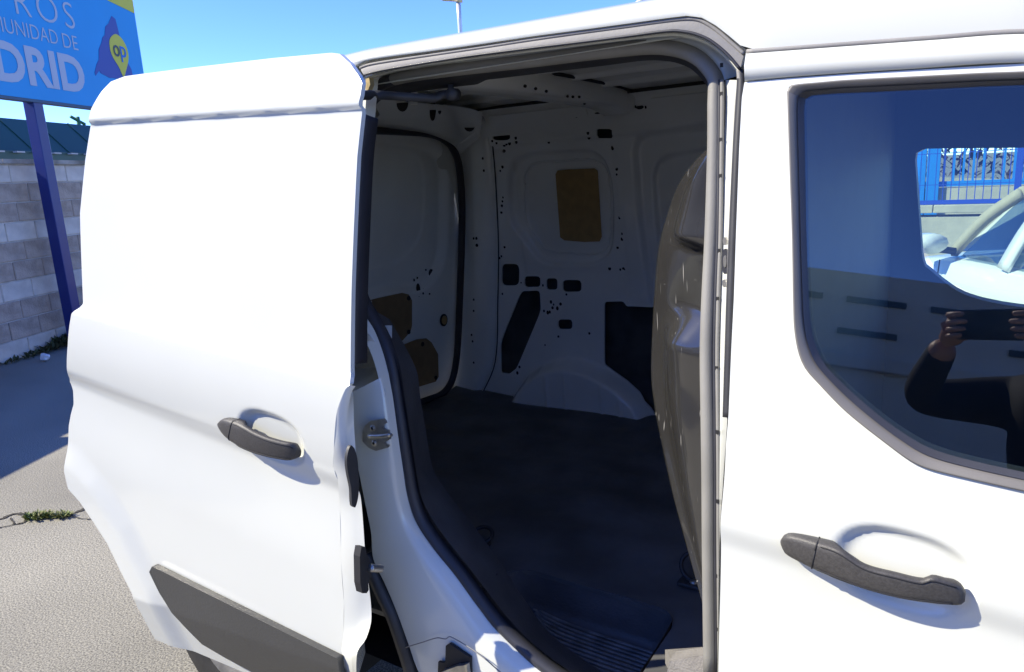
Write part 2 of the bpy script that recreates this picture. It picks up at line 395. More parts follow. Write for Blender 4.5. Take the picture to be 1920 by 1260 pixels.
pin = catmull([(214, 64), (222, 67), (231, 78), (238, 94), (240, 110), (236, 130), (231, 144), (222, 126), (210, 106), (205, 90), (205, 73)], 5, True)
pin_o = prism('map_pin', pts_sign(pin, .008), -WN*.002, M_['sign_yel'], sign)
def text(body, u0, u1, z0, z1, m_, off, boldness=0., parent=None, lsp=1.):
    cu = bpy.data.curves.new('lettering', 'FONT'); cu.body = body; cu.offset = boldness; cu.resolution_u = 4; cu.space_character = lsp
    ob = bpy.data.objects.new('tmp', cu); COL.objects.link(ob)
    dg = bpy.context.evaluated_depsgraph_get(); me = bpy.data.meshes.new_from_object(ob.evaluated_get(dg)); bpy.data.objects.remove(ob)
    co = np.array([v.co for v in me.vertices]); lo, hi = co.min(0), co.max(0)
    for v in me.vertices:
        a = (v.co.x-lo[0])/(hi[0]-lo[0]); b = (v.co.y-lo[1])/(hi[1]-lo[1])
        v.co = Vector(sp3(u0+a*(u1-u0), z0+b*(z1-z0), off))
    me.materials.append(m_); o = bpy.data.objects.new('lettering', me); COL.objects.link(o); o.parent = parent or sign; return o
def twidth(s, bold, lsp):
    cu = bpy.data.curves.new('lettering', 'FONT'); cu.body = s; cu.offset = bold; cu.space_character = lsp; ob = bpy.data.objects.new('tmp', cu); COL.objects.link(ob)
    bpy.context.view_layer.update(); wd = ob.dimensions.x; bpy.data.objects.remove(ob); return wd
def text_px(body, frac, l, r, z0p, z1p, m_, off, bold, parent=None, lsp=1.):
    """the tail `frac` of the text (a string or a share) spans the photo columns l..r"""
    if isinstance(frac, str): frac = twidth(frac, bold, lsp)/twidth(body, bold, lsp)
    ua, ub = sg(*l)[0], sg(*r)[0]; u0 = ub-(ub-ua)/frac; return text(body, u0, ub, sg(*z0p)[1], sg(*z1p)[1], m_, off, bold, parent, lsp)
text_px('MADRID', 'RID', (41, 75), (157, 140), (125, 170), (112, 99), M_['sign_grey'], .004, .035)
text_px('COMUNIDAD', 'UNIDAD', (3, 20), (108, 75), (100, 82), (87, 53), M_['sign_grey'], .004, -.008)
text_px('DE', 1., (116, 70), (147, 95), (135, 92), (120, 63), M_['sign_grey'], .004, -.008)
text_px('ROS', 1., (26, 0), (139, 40), (128, 52), (115, 1), M_['sign_grey'], .004, -.012, None, 1.25)
ot = text('o', sg(211, 95)[0], sg(223, 98)[0], sg(217, 106)[1], sg(217, 85)[1], M_['op_d'], .013, .01, pin_o)
ot = text('p', sg(224, 98)[0], sg(235, 100)[0], sg(229, 117)[1], sg(229, 88)[1], M_['op_b'], .013, .01, pin_o)

# ------------------------------------------------------------------ buildings beyond the wall
M_['roof_gr'] = mat('green_roof', (.016, .07, .055), .45, var=.2, vscale=.8)
M_['bld_gr'] = mat('green_wall', (.05, .10, .06), .8, var=.2)
M_['bld_pale'] = mat('pale_render', (.5, .5, .48), .8, var=.1)
M_['antenna'] = mat('antenna_green', (.03, .14, .06), .6)
BD = -7.
def bb(px, py, off=BD):
    p = atn(px, py, wp(0, 0, off), WN); return float((p-W0)@WU), float(p[2])
uA, zA = bb(0, 252); uB, zB_ = bb(160, 240); ze = (bb(0, 291)[1]+bb(160, 286)[1])/2; zr_ = (zA+zB_)/2
gb = empty('shed_building', wp(uA, 0, BD), 'long low building with dark green sloping metal roof beyond the block wall', 'building')
gp = Matrix.Translation(-Vector(gb.location))
def gadd(o): o.parent = gb; o.matrix_parent_inverse = gp; return o
u0, u1 = uA-14, uA+30
gadd(prism('wall', [wp(u0, 0, BD), wp(u1, 0, BD), wp(u1, ze, BD), wp(u0, ze, BD)], -WN*9, M_['bld_gr']))
zr2 = zr_+.25
gadd(mesh_obj('roof', [wp(u0, ze, BD+.5), wp(u1, ze, BD+.5), wp(u1, zr2, BD-.25), wp(u0, zr2, BD-.25), wp(u0, ze, BD-9.5), wp(u1, ze, BD-9.5), wp(u0, ze-.12, BD+.5), wp(u1, ze-.12, BD+.5)], [(0, 1, 2, 3), (3, 2, 5, 4), (6, 7, 1, 0), (6, 0, 3, 4), (1, 7, 5, 2)], M_['roof_gr'], None, False))
gadd(prism('fascia_band', [wp(u0, ze-.42, BD+.52), wp(u1, ze-.42, BD+.52), wp(u1, ze-.02, BD+.52), wp(u0, ze-.02, BD+.52)], -WN*.05, M_['roof_gr']))
for q in range(40):
    uu = u0+q*1.1; gadd(box('roof_seam', wp(uu, (ze+zr2)/2, BD+.13), (.04, .03, math.hypot(.75, zr2-ze)), M_['roof_gr'], axes=[WU, np.cross((-WN*.75+np.array([0, 0, zr2-ze]))/math.hypot(.75, zr2-ze), WU), (-WN*.75+np.array([0, 0, zr2-ze]))/math.hypot(.75, zr2-ze)]))
for q in range(60):
    uu = u0+q*.55; gadd(box('eave_bracket', wp(uu, ze-.03, BD+.58), (.22, .1, .03), M_['bld_pale'], axes=[WU, WN, (0, 0, 1)]))
for px0, px1 in ((42, 62), (-30, -8), (144, 163), (95, 112)):
    a, b = bb(px0, 300)[0], bb(px1, 300)[0]; z1 = ze-.5
    f = gadd(prism('window', [wp(a, z1-1.2, BD+.03), wp(b, z1-1.2, BD+.03), wp(b, z1, BD+.03), wp(a, z1, BD+.03)], -WN*.06, M_['bld_pale']))
an = empty('roof_antenna', wp(bb(148, 245)[0], 4, BD-4), 'thin green antenna mast sticking up over the green roof', 'antenna')
au, az0 = bb(149, 240, BD-4); az1 = bb(147, 219, BD-4)[1]
aw = tube('mast', [wp(au, az0-1.5, BD-4), wp(au, az1, BD-4)], .06, M_['antenna'], None); aw.parent = an; aw.matrix_parent_inverse = Matrix.Translation(-Vector(an.location))
for k, (dz, l) in enumerate(((.12, .32), (.4, .5), (.62, .3))):
    q = tube('arm', [wp(au-l, az1-dz+.1, BD-4), wp(au+l*.9, az1-dz-.1, BD-4)], .05, M_['antenna'], None); q.parent = an; q.matrix_parent_inverse = Matrix.Translation(-Vector(an.location))

# ------------------------------------------------------------------ lamp post and glazed block far behind the van
M_['lamp'] = mat('lamp_grey', (.55, .56, .58), .4, metal=.3)
M_['lamp_h'] = mat('lamp_head', (.50, .40, .22), .5)
LD = 24.
lp0, lp1 = at(863, 60, 1, LD), at(858, 4, 1, LD); lx, ltop = lp0[0], lp1[2]
lamp = empty('street_lamp', (lx, LD, 0), 'slim pale street lamp rising above the van roof', 'street lamp')
o = tube('pole', [(0, 0, 0), (0, 0, ltop*.5), (0, 0, ltop)], .09, M_['lamp'], lamp)
o = tube('lamp_head', [(.1, 0, ltop+.02), (-.15, 0, ltop+.10), (-.75, -.1, ltop+.22)], [(-.16, -.05), (.16, -.05), (.12, .09), (-.12, .09)], M_['lamp_h'], lamp, up=(0, 0, 1))
GD = 22.
g0, g1, g2 = at(1150, 13, 1, GD), at(1178, 0, 1, GD), at(1245, 0, 1, GD)
M_['glz'] = mat('pale_glazing', (.42, .52, .58), .15, coat=.3); M_['glz_f'] = mat('glazing_frame', (.55, .52, .30), .5)
gh = empty('glazed_building', (g0[0], GD, 0), 'pale glass roof light of a building rising beyond the van roof', 'building')
zz = g0[2]; rise = (g1[2]-g0[2])/(g1[0]-g0[0])
prof = [(0, 0), (7, 0), (7, zz-.4+3*rise), (3, zz-.4+3*rise+.6), (0, zz-.4)]
o = mesh_obj('glazing', [(x, 0, z_) for x, z_ in prof]+[(x, 8, z_) for x, z_ in prof], [(0, 1, 2, 3, 4), (9, 8, 7, 6, 5)]+[(i, i+5, (i+1) % 5+5, (i+1) % 5) for i in range(5)], M_['glz'], gh, False)
tube('edge_bar', [(-.02, -.05, zz-.4), (3, -.05, zz-.4+3*rise+.6)], .07, M_['glz_f'], gh)
for k in range(6): tube('mullion', [(.5+k*.6, -.04, zz-2), (.5+k*.6, -.04, zz-.45+(.5+k*.6)*(rise+.2))], .035, M_['lamp'], gh)
# ------------------------------------------------------------------ VAN
van = empty('van', (0, 0, 0), 'white panel van with its side door slid open onto the empty cargo bay', 'van')
def yb(z):
    """outer skin of the near side with the doors shut"""
    z = np.asarray(z, float); return np.where(z > 1.15, .012+.2*(z-1.15), .012*sstep(z, 1.0, 1.15))+.10*np.clip(.62-z, 0, 1)
ysl = lambda P: float(yb(P[2]))+.07
# ---- sliding door skin
XL, XT = -.95, -1.78
def zu(x): return 1.203-.135*(x+.955)
def zl(x): return 1.022-.18*(x+1.009)
def zr(x): return 1.676-.044*(x+.934)
CUP = []
def door_y(x, z, arch=None):
    x = np.asarray(x, float); z = np.asarray(z, float)
    y0 = -.10+(x-XL)*.098
    du = z-zu(x); dl = z-zl(x)
    up = .020+.165*np.clip(du, 0, 9)+.06*np.clip(du, 0, 9)**2
    p = up*sstep(du, -.006, .012)
    p = p+.012*sstep(-dl, -.006, .048)*(1-sstep(-dl, .05, .24)*.8)
    p = p+.012*(1-np.clip((du+.09)/.09, -1, 1)**2)*-.6*(du < .0)*(du > -.18)
    p = p+.25*np.clip(.60-z, 0, 1)
    dr = z-zr(x)
    top = -.010+.20*dr+2.6*dr*dr
    zrr = zr(x)-zu(x); upr = .020+.165*zrr+.06*zrr**2
    p = np.where(dr > .0, (upr+top-p)*sstep(dr, -.001, .010)+p, p)
    if arch is not None:
        d = nearest(x, z, [arch])[2]; p = p-.012*(1-sstep(d, .05, .13))*sstep(-dl, .12, .3)
    for (cx, cz, ax, az, sl, dep) in CUP:
        a = (x-cx)*math.cos(sl)+(z-cz)*math.sin(sl); b = -(x-cx)*math.sin(sl)+(z-cz)*math.cos(sl)
        q = (np.abs(a/ax)**2.6+np.abs(b/az)**2.4); p = p+dep*(1-sstep(q, .45, 1.1))
    return y0+p
dgf = lambda P: float(door_y(P[0], P[2]))
def d2(pts): return [tuple(at(px, py, 1, dgf)[[0, 2]]) for px, py in pts]
lead = [(637, 101), (657, 119), (672, 141), (679, 155), (676, 178), (672, 197), (679, 206), (670, 292), (663, 438), (659, 550), (657, 700), (656, 722), (648, 729), (638, 752), (631, 775), (626, 842), (625, 875), (633, 899), (637, 953), (640, 1056), (645, 1129), (644, 1187), (641, 1225)]
trail = [(299, 1194), (283, 1165), (257, 1110), (235, 1067), (210, 1015), (184, 975), (160, 939), (137, 913), (129, 880), (128, 842), (129, 798), (133, 776), (138, 758), (137, 732), (131, 716), (126, 696), (127, 648), (130, 612), (134, 588), (144, 581), (150, 400), (160, 300), (170, 236), (166, 227), (171, 204), (190, 172), (208, 153), (234, 143), (270, 138), (365, 126), (511, 109), (621, 99)]
L2 = d2(lead); T2 = d2(trail)
xlow = L2[-1][0]; zbot = T2[0][1]
outl = L2+[(xlow, zbot-.02)]+[(xlow-.3, zbot-.02)]+T2
# tidy: the real edges are straight in plan, keep the trace only where it is plausible
hl, hr = np.array(d2([(409, 797)])[0]), np.array(d2([(560, 852)])[0])
hc = d2([(497, 826)])[0]; slh = math.atan2(hr[1]-hl[1], hr[0]-hl[0])
CUP.append((hc[0]+.018, hc[1]+.008, .085, .054, slh, .012))
ARCH = [p for p in T2[:8]]+[p for p in T2[:8]][::-1]
def door_f(a, b): return np.stack([a, door_y(a, b, ARCH), b], 1)
sdoor = sheet('sliding_door', outl, [], .0055, door_f, M_['paint'], van, rim=(0, .010, 0), flip=True)
# inner panel and shut face of the sliding door
inner = [(661, 724), (662, 740), (663, 760), (664, 803), (668, 859), (671, 914), (676, 930), (681, 983), (686, 1056), (693, 1110), (696, 1140), (696, 1165), (690, 1188), (684, 1202), (670, 1222), (668, 1280)]
outer = [(656, 722), (648, 729), (638, 752), (631, 775), (626, 842), (625, 875), (633, 899), (637, 953), (640, 1056), (645, 1129), (644, 1187), (641, 1225), (650, 1280)]
Lp = np.array([at(px, py, 1, dgf) for px, py in outer]); xin = -.962
Ip = np.array([at(px, py, 0, xin) for px, py in inner])
Op = resample(catmull(Lp, 5), 60); Iq = resample(catmull(Ip, 5), 60)
loft('shut_face', [Op, Op*.72+Iq*.28+np.array([.012, .0, 0]), Op*.45+Iq*.55+np.array([.006, 0, 0]), Iq], 60, M_['paint'], sdoor, sub=1, flip=True)
def inn(dx):
    q = Iq+np.array([-dx, .012, 0]); q[:, 1] = np.maximum(q[:, 1]-.03*dx/.7, door_y(q[:, 0], q[:, 2])+.03); return q
Bq, Bq2, Bq3 = inn(.05), inn(.3), inn(.55)
loft('inner_panel', [Iq, Bq, Bq2, Bq3], 60, M_['paint'], sdoor, sub=1, flip=True)
# black pad, latch and guide pin on the shut face
def shut(px, py): # between the two edges
    return at(px, py, 0, xin+.012)
prism('shut_pad', [shut(*p) for p in catmull([(654, 834), (661, 842), (666, 862), (668, 890), (668, 925), (662, 950), (656, 946), (654, 915), (648, 885), (646, 862), (649, 843)], 4, True)], (.006, 0, 0), M_['rubber'], sdoor)
lt = prism('latch', [shut(*p) for p in [(666, 1022), (674, 1022), (676, 1036), (682, 1046), (686, 1058), (684, 1076), (679, 1090), (680, 1102), (676, 1108), (668, 1108), (664, 1090), (663, 1040)]], (.016, 0, 0), M_['dark'], sdoor)
a, b = shut(680, 1060), shut(700, 1061)
tube('guide_pin', [a+np.array([.02, 0, 0]), (a+b)/2+np.array([.02, 0, 0]), b+np.array([.02, 0, 0])], .0075, M_['metal'], lt)
# dark inner edge of the upper part (door frame seal)
ed = [at(px+2, py, 1, lambda P: dgf(P)+.03) for px, py in [(681, 215), (672, 292), (665, 438), (661, 550), (660, 620), (660, 682)]]
tube('door_edge_seal', ed, [(-.006, -.018), (.006, -.018), (.007, .03), (-.006, .03)], M_['seal_dark'], sdoor, up=(0, 1, 0))
# grey moulding
mo = d2([(297, 1056), (644, 1227)]); ml = d2([(292, 1066), (312, 1107), (348, 1158), (388, 1202), (429, 1227), (483, 1256)])
zb_ = ml[-1][1]-.004; moutl = [mo[0], mo[1], (mo[1][0], zb_-.012), ((mo[1][0]+ml[-1][0])/2, zb_-.004)]+ml[::-1]
moutl = [(np.array(p)) for p in moutl]
def mo_f(a, b): return np.stack([a, door_y(a, b, ARCH)-.012-.004*sstep(b, zb_, zb_+.1), b], 1)
sheet('side_moulding', moutl, [], .006, mo_f, M_['moulding'], sdoor, rim=(0, .014, 0), flip=True)
# pull handles
def handle(parent, surf, ptop, pbot, split, name='handle'):
    """traced upper and lower edges of the grip; swept with an arch and a finger gap"""
    n = 46; U = resample(catmull(ptop, 6), n); B = resample(catmull(pbot, 6), n)
    V = []; F = []; prev = None; K = 14; piv = []
    for i in range(n):
        t = i/(n-1); pu, pb = U[i], B[i]
        out = .010+.020*math.sin(math.pi*min(max(t, 0), 1))**.7
        gap = .0 if (t < .30 or t > .90) else 1.; gap = float(sstep(t, .26, .34)*(1-sstep(t, .86, .92)))
        th = out if gap == 0 else out*(1-gap)+gap*.014
        yy = out; cu = at(pu[0], pu[1], 1, lambda P: surf(P)-yy*.65); cb = at(pb[0], pb[1], 1, lambda P: surf(P)-yy*.75)
        c = (cu+cb)/2; hv = (cu-cb)/2; ysf = surf(c)
        for k in range(K):
            a = 2*math.pi*k/K; ca, sa = math.cos(a), math.sin(a)
            sx = math.copysign(abs(ca)**.55, ca); sy = math.copysign(abs(sa)**.55, sa)
            yv = ysf-out+th/2-sy*th/2
            V.append(np.array([c[0]+hv[0]*sx, yv, c[2]+hv[2]*sx]))
        if i:
            for k in range(K): F.append(((i-1)*K+k, (i-1)*K+(k+1) % K, i*K+(k+1) % K, i*K+k))
    F.append(tuple(range(K))[::-1]); F.append(tuple((n-1)*K+k for k in range(K)))
    h = mesh_obj(name, V, F, M_['grain'], parent)
    i = int(split*(n-1)); ring = [V[i*K+k] for k in range(K)]; c = sum(ring)/K
    tube('handle_joint', [c+(r-c)*1.004 for r in ring[3:]+ring[:1]]+[c+(ring[1]-c)*1.004, c+(ring[2]-c)*1.004, c+(ring[3]-c)*1.004], .0012, M_['dark'], parent, sub=1, raw=True)
    for f0 in (2, 5):
        tube('handle_groove', [c2+np.array([0, -.0004, 0]) for c2 in [V[q*K+f0] for q in range(int(split*n)+1, n-3)]], .0009, M_['dark'], parent, sub=1, raw=True)
    return h
base_cup = list(CUP)
def dsurf(P):
    CUP.clear(); v = float(door_y(P[0], P[2])); CUP.extend(base_cup); return v
handle(sdoor, dsurf, [(409, 793), (418, 785), (435, 787), (453, 793), (480, 808), (505, 819), (530, 827), (548, 832), (560, 846)],
       [(411, 801), (420, 814), (432, 824), (450, 835), (475, 846), (500, 854), (525, 860), (545, 863), (559, 858)], .2)

# ---- front door
def zlf(x): return zl_f0+(x+.308)*zl_fs
pa, pb = at(1352, 984, 1, 0.), at(1920, 1158, 1, 0.); zl_f0, zl_fs = pa[2], (pb[2]-pa[2])/(pb[0]-pa[0])
FCUP = []
def fd_y(x, z):
    x = np.asarray(x, float); z = np.asarray(z, float); p = yb(z)
    dl = z-zlf(x); p = p+.008*sstep(-dl, -.006, .040)*(1-sstep(-dl, .05, .25)*.8)
    for (cx, cz, ax, az, sl, dep) in FCUP:
        a = (x-cx)*math.cos(sl)+(z-cz)*math.sin(sl); b = -(x-cx)*math.sin(sl)+(z-cz)*math.cos(sl)
        q = (np.abs(a/ax)**2.6+np.abs(b/az)**2.4); p = p+dep*(1-sstep(q, .45, 1.1))
    return p
fdg = lambda P: float(fd_y(P[0], P[2]))
def f2(pts): return [tuple(at(px, py, 1, fdg)[[0, 2]]) for px, py in pts]
edge = f2([(1396, 154), (1391, 183), (1386, 280), (1380, 440), (1376, 560), (1371, 659), (1366, 780), (1358, 900), (1351, 1000), (1347, 1260)])
top = f2([(1476, 147), (1585, 139), (1700, 132), (1920, 119)])
xe = top[-1][0]
win_o = f2([(1477, 172), (1478, 163), (1487, 159), (1540, 154), (1585, 150), (1700, 144), (1920, 134)])
win_l = f2([(1920, 919), (1790, 890), (1742, 878), (1709, 864), (1658, 827), (1585, 769), (1530, 712), (1512, 692), (1499, 664), (1492, 630), (1489, 597), (1486, 440), (1482, 329), (1478, 204)])
xr = xe+.62
win = win_o+[(xr-.14, win_o[-1][1]-.05), (xr+.02, 1.32), (xr+.03, 1.17)]+[(xr-.2, win_l[0][1]-.025)]+win_l
outf = edge+[(-.32, .42), (xr+.25, .42), (xr+.30, 1.1), (xr+.02, 1.52), (xr-.2, top[-1][1]-.03)]+top[::-1]
FHC = f2([(1690, 1073)])[0]; hl, hr = np.array(f2([(1464, 1015)])[0]), np.array(f2([(1812, 1118)])[0])
FCUP.append((FHC[0], FHC[1], .083, .056, math.atan2(hr[1]-hl[1], hr[0]-hl[0]), .012))
def fd_f(a, b): return np.stack([a, fd_y(a, b), b], 1)
fdoor = sheet('front_door', outf, [win], .0055, fd_f, M_['paint'], van, rim=(0, .022, 0), flip=True)
bcf = list(FCUP)
def fsurf(P):
    FCUP.clear(); v = float(fd_y(P[0], P[2])); FCUP.extend(bcf); return v
handle(fdoor, fsurf, [(1464, 1012), (1470, 1004), (1482, 1001), (1530, 1011), (1574, 1024), (1622, 1055), (1680, 1071), (1731, 1083), (1748, 1077), (1775, 1085), (1800, 1096), (1811, 1112)],
       [(1465, 1022), (1472, 1037), (1500, 1053), (1538, 1071), (1580, 1086), (1622, 1100), (1680, 1116), (1731, 1126), (1770, 1132), (1800, 1134), (1809, 1128)], .215)
# upper frame of the front door, between the roof joint and the ridge
g_t = ys([(1399, 98), (1480, 92), (1600, 83), (1750, 72), (1920, 61)], lambda P: .118)
g_b = ys([(1396, 150), (1476, 143), (1585, 135), (1700, 128), (1920, 116)], lambda P: float(yb(P[2]))-.004)
g_c = ys([(1396, 153), (1476, 146), (1585, 138), (1700, 131), (1920, 118)], lambda P: float(yb(P[2]))+.004)
def ext(c, d=(.45, .03, -.06)): c = [np.array(p) for p in c]; return c+[c[-1]+np.array(d)]
g_m = [.5*(a+b)+np.array([0, -.006, 0]) for a, b in zip(g_t, g_b)]
loft('window_header', [ext(c) for c in (g_t, g_m, g_b, g_c)], 60, M_['paint'], fdoor)
# window surround, outer and inner lips, then the glass
win_g = f2([(1505, 192), (1507, 184), (1516, 179), (1560, 176), (1700, 170), (1920, 160)])
win_gl = f2([(1920, 889), (1768, 853), (1724, 834), (1658, 791), (1585, 728), (1549, 692), (1530, 659), (1521, 625), (1517, 600), (1513, 520), (1510, 440), (1507, 292)])
wing = win_g+[(xr-.16, win_g[-1][1]-.05), (xr, 1.32), (xr, 1.20)]+[(xr-.2, win_gl[0][1]-.02)]+win_gl
cxw = np.mean(np.array(win), 0)
def ring3(poly, off, n=260):
    P = np.array(poly+[poly[0]]); P = resample(catmull(P, 3), n); return np.stack([P[:, 0], yb(P[:, 1])+off, P[:, 1]], 1)
def between(p, q, t): return p*(1-t)+q*t
# same start corner for both so the rings line up
ro, ri = ring3(win, .0), ring3(wing, .012)
kn = np.array([min(range(260), key=lambda j: np.hypot(*(ri[j]-ro[i])[[0, 2]])) for i in range(260)])
ri2 = ri[kn]; ri2 = np.stack([np.convolve(np.r_[ri2[-6:-1, k], ri2[:, k], ri2[1:6, k]], np.ones(5)/5, 'same')[5:-5] for k in range(3)], 1)
yo = np.array([0, 1, 0])
loft('window_trim', [ro+yo*.004, ro-yo*.004, between(ro, ri2, .12)-yo*.005, between(ro, ri2, .6)-yo*.001, between(ro, ri2, .66)+yo*.002], 260, M_['wtrim'], fdoor, sub=1, flip=True)
loft('window_seal', [between(ro, ri2, .60)-yo*.004, between(ro, ri2, .68)+yo*.0, ri2+yo*.004, ri2+yo*.012], 260, M_['seal_dark'], fdoor, sub=1, flip=True)
def gl_f(a, b): return np.stack([a, .025+.203*(b-1.15)+.0*a, b], 1)
gw = np.array(win); gwc = gw.mean(0)
sheet('window_glass', gwc+(gw-gwc)*.995, [], .05, gl_f, M_['glass'], fdoor, flip=True)
# small etched marks on the glass
# ---- pillar, channel and seals round the opening
rows = [150, 200, 280, 440, 560, 660, 780, 900, 1020, 1260]
s_in = [1325, 1334, 1334, 1326, 1318, 1314, 1316, 1318, 1319, 1322]
s_out = [1349, 1349, 1348, 1346, 1342, 1340, 1341, 1342, 1342, 1344]
s_rdg = [1360, 1361, 1356, 1350, 1346, 1344, 1344, 1345, 1346, 1348]
s_blue = [1366, 1371, 1368, 1362, 1357, 1353, 1351, 1349, 1349, 1349]
s_wht = [1384, 1383, 1379, 1373, 1367, 1363, 1360, 1354, 1350, 1349]
s_door = [1395, 1391, 1386, 1380, 1376, 1371, 1366, 1358, 1351, 1347]
Y = lambda off: (lambda P: float(yb(P[2]))+off)
def zip_(xs): return list(zip(xs, rows))
topA = [(665, 125), (678, 116), (712, 109), (800, 97), (900, 83), (1000, 68), (1090, 56), (1178, 44), (1258, 33), (1296, 29), (1318, 33), (1347, 51), (1375, 74), (1400, 95)]
topB0 = [(676, 126), (690, 121), (722, 115), (810, 102), (905, 88), (1000, 73), (1090, 60), (1178, 48), (1258, 37), (1296, 34), (1316, 38), (1345, 56), (1372, 79), (1396, 100)]
topB = [(682, 141), (700, 136), (722, 131), (792, 119), (869, 107), (1000, 90), (1090, 79), (1178, 68), (1258, 58), (1287, 60), (1308, 65), (1332, 76), (1362, 100), (1388, 130)]
topBx = [(684, 146), (702, 140), (724, 134), (792, 121), (869, 110), (1000, 93), (1090, 82), (1178, 71), (1258, 62), (1285, 64), (1305, 69), (1329, 80), (1358, 103), (1384, 134)]
topC = [(691, 171), (704, 157), (716, 149), (747, 137), (811, 124), (1000, 102), (1133, 84), (1222, 77), (1267, 80), (1300, 89), (1330, 107), (1350, 130), (1358, 150)]
topD = [(700, 180), (712, 168), (735, 158), (811, 148), (1000, 125), (1133, 109), (1200, 100), (1233, 99), (1265, 103), (1289, 112), (1311, 130), (1325, 150)]
cA = ys(topA, lambda P: .122); cB0 = ys(topB0, lambda P: .128); cB = ys(topB, lambda P: .124); cBx = ys(topBx, lambda P: .142)
cC = ys(topC, lambda P: .185); cC2 = ys(topC, lambda P: .20)
loft('roof_drip_strip', [cB0, [.5*(a+b)+np.array([0, -.002, 0]) for a, b in zip(cB0, cB)], cB], 120, M_['strip'], van, flip=True)
tube('strip_lip', [p+np.array([0, -.001, -.001]) for p in cB0], .0028, M_['strip'], van)
tube('strip_lip', [p+np.array([0, -.001, 0]) for p in cB], .0022, M_['seal_dark'], van)
for px, py0, py1 in ((1258, 36, 58),):
    tube('strip_joint', [at(px, py0, 1, .126), at(px-1, py1, 1, .142)], .0015, M_['dark'], van)
loft('door_channel', [cBx, ys([(p[0]+q[0]/1e9, (p[1]+q[1])/2) for p, q in zip(resample(catmull(topBx, 4), 30), resample(catmull(topC, 4), 30))], lambda P: .205), cC2], 120, M_['paint'], van, flip=True)
loft('channel_shelf', [cA, [p+np.array([0, .03, .004]) for p in cA], [p+np.array([0, .0, .0]) for p in cBx]], 120, M_['paint'], van)
# right jamb
jr = [ys(zip_(s_rdg), Y(.068)), ys(zip_(s_blue), Y(.060)), ys(zip_([.5*(a+b) for a, b in zip(s_blue, s_wht)]), Y(.045)), ys(zip_(s_wht), Y(.03)), ys(zip_([d-2 for d in s_door]), Y(.018))]
loft('b_pillar', [[*ys([(q[0], q[1])], Y(.1)), *c] if False else c for c, q in zip(jr, [0]*5)], 60, M_['paint'], van, flip=True)
# black rubber strip at the rear edge of the front door
stp = ys([(1390, 132), (1391, 150), (1388, 200), (1383, 280), (1376, 440), (1371, 560), (1368, 659), (1366, 720), (1364, 782)], Y(.014))
tube('edge_rubber', stp, [(-.0055, -.006), (.0055, -.006), (.0055, .008), (-.0055, .008)], M_['rubber'], van)
stp2 = ys([(1386, 132), (1387, 150), (1383, 200), (1379, 280), (1371, 440), (1367, 560), (1364, 659), (1362, 720), (1361, 780)], Y(.012))
tube('edge_rubber_lip', stp2, [(-.003, -.004), (.003, -.004), (.003, .006), (-.003, .006)], M_['strip'], van)
# rubber bulb seal all round the opening: top and right in the lit, dusty copy
mid = lambda A, B: [tuple(p) for p in (resample(catmull(A, 5), 40)+resample(catmull(B, 5), 40))/2]
sc_top = mid(topC, topD); sc_r = [((a+b)/2, r) for a, b, r in zip(s_in, s_out, rows)]
pathR = ys(sc_top[3:]+sc_r[1:], Y(.075)); prof_s = [(.0118*math.cos(a), .016*math.sin(a)) for a in np.linspace(0, 2*math.pi, 17)[:-1]]
seal = tube('door_seal', pathR, prof_s, M_['seal'], van)
for k_, dx in ((0, 8), (1, 12)):
    pr = ys([(p[0]-(6+k_*3 if p[0] < 1300 else -(11+k_*5)) if False else p[0], p[1]) for p in sc_top[8:]] and [((b+k_*5), r) for b, r in zip(s_out, rows)], Y(.066-.004*k_))
    tube('seal_lip', pr, .0032, M_['seal_dark' if k_ == 0 else 'seal'], seal)
for py in (122, 176, 262, 330, 470, 560, 690, 810, 940, 1080, 1180):
    xx = np.interp(py, rows, s_out)+4; p = at(xx, py, 1, Y(.060)); box('seal_vent', p, (.004, .003, .006), M_['dark'], seal)
sl_c = sc_top[:4][::-1]+[(692, 186), (686, 215), (682, 250), (677, 338), (672, 457), (672, 520), (680, 560), (702, 600), (722, 640), (738, 690), (746, 742), (758, 821), (767, 877), (777, 931), (792, 974), (824, 1022), (863, 1070), (903, 1125), (938, 1169), (978, 1209), (1035, 1256), (1110, 1300), (1240, 1350)]
tube('door_seal', ys(sl_c, Y(.075)), prof_s, M_['seal_dark'], van)  # left run of the same seal, its shade put into a darker colour
# underside of the seal flange, dark inside edge over the opening
fl = resample(np.array(topD, float), 40); 
loft('seal_flange', [ys([tuple(p) for p in fl], Y(.085)), ys([(p[0]+2, p[1]+14+(6 if p[0] < 900 else 0)) for p in fl], Y(.115)), ys([(p[0]+2, p[1]+10) for p in fl], Y(.16))], 80, M_['rubber'], van, flip=True)

# ---- roof
n = 60
A = resample(catmull(cA, 5), n); xf = np.linspace(A[-1][0], .9, 20)[1:]
gut = ys([(1400, 94), (1480, 88), (1600, 79), (1750, 68), (1920, 56)], lambda P: .118)
Af = [p for p in A]+[p for p in resample(catmull(gut, 4), 20)[1:]]+[gut[-1]+np.array([.5, .03, -.07])]
xl = np.array([[-2.06, .22, 1.70], [-1.98, .16, 1.715], [-1.7, .135, 1.745], [-1.2, .122, 1.772]])
Af = np.array(list(xl)+Af)
up_c = []
for k, (dy, dz) in enumerate(((0, 0), (-.003, .008), (.004, .020), (.020, .032), (.050, .042), (.10, .050), (.25, .062), (.45, .072), (.75, .078))):
    c = Af.copy(); c[:, 1] += dy
    # the joint dips at the opening: keep the shoulder level above it
    zt = np.interp(c[:, 0], [-2.1, -1.7, -1.1, -.4, 0., .9], [1.70, 1.745, 1.772, 1.763, 1.752, 1.66])
    s = min(1, dz/.02); c[:, 2] = c[:, 2]*(1-s)+zt*s+dz; up_c.append(c)
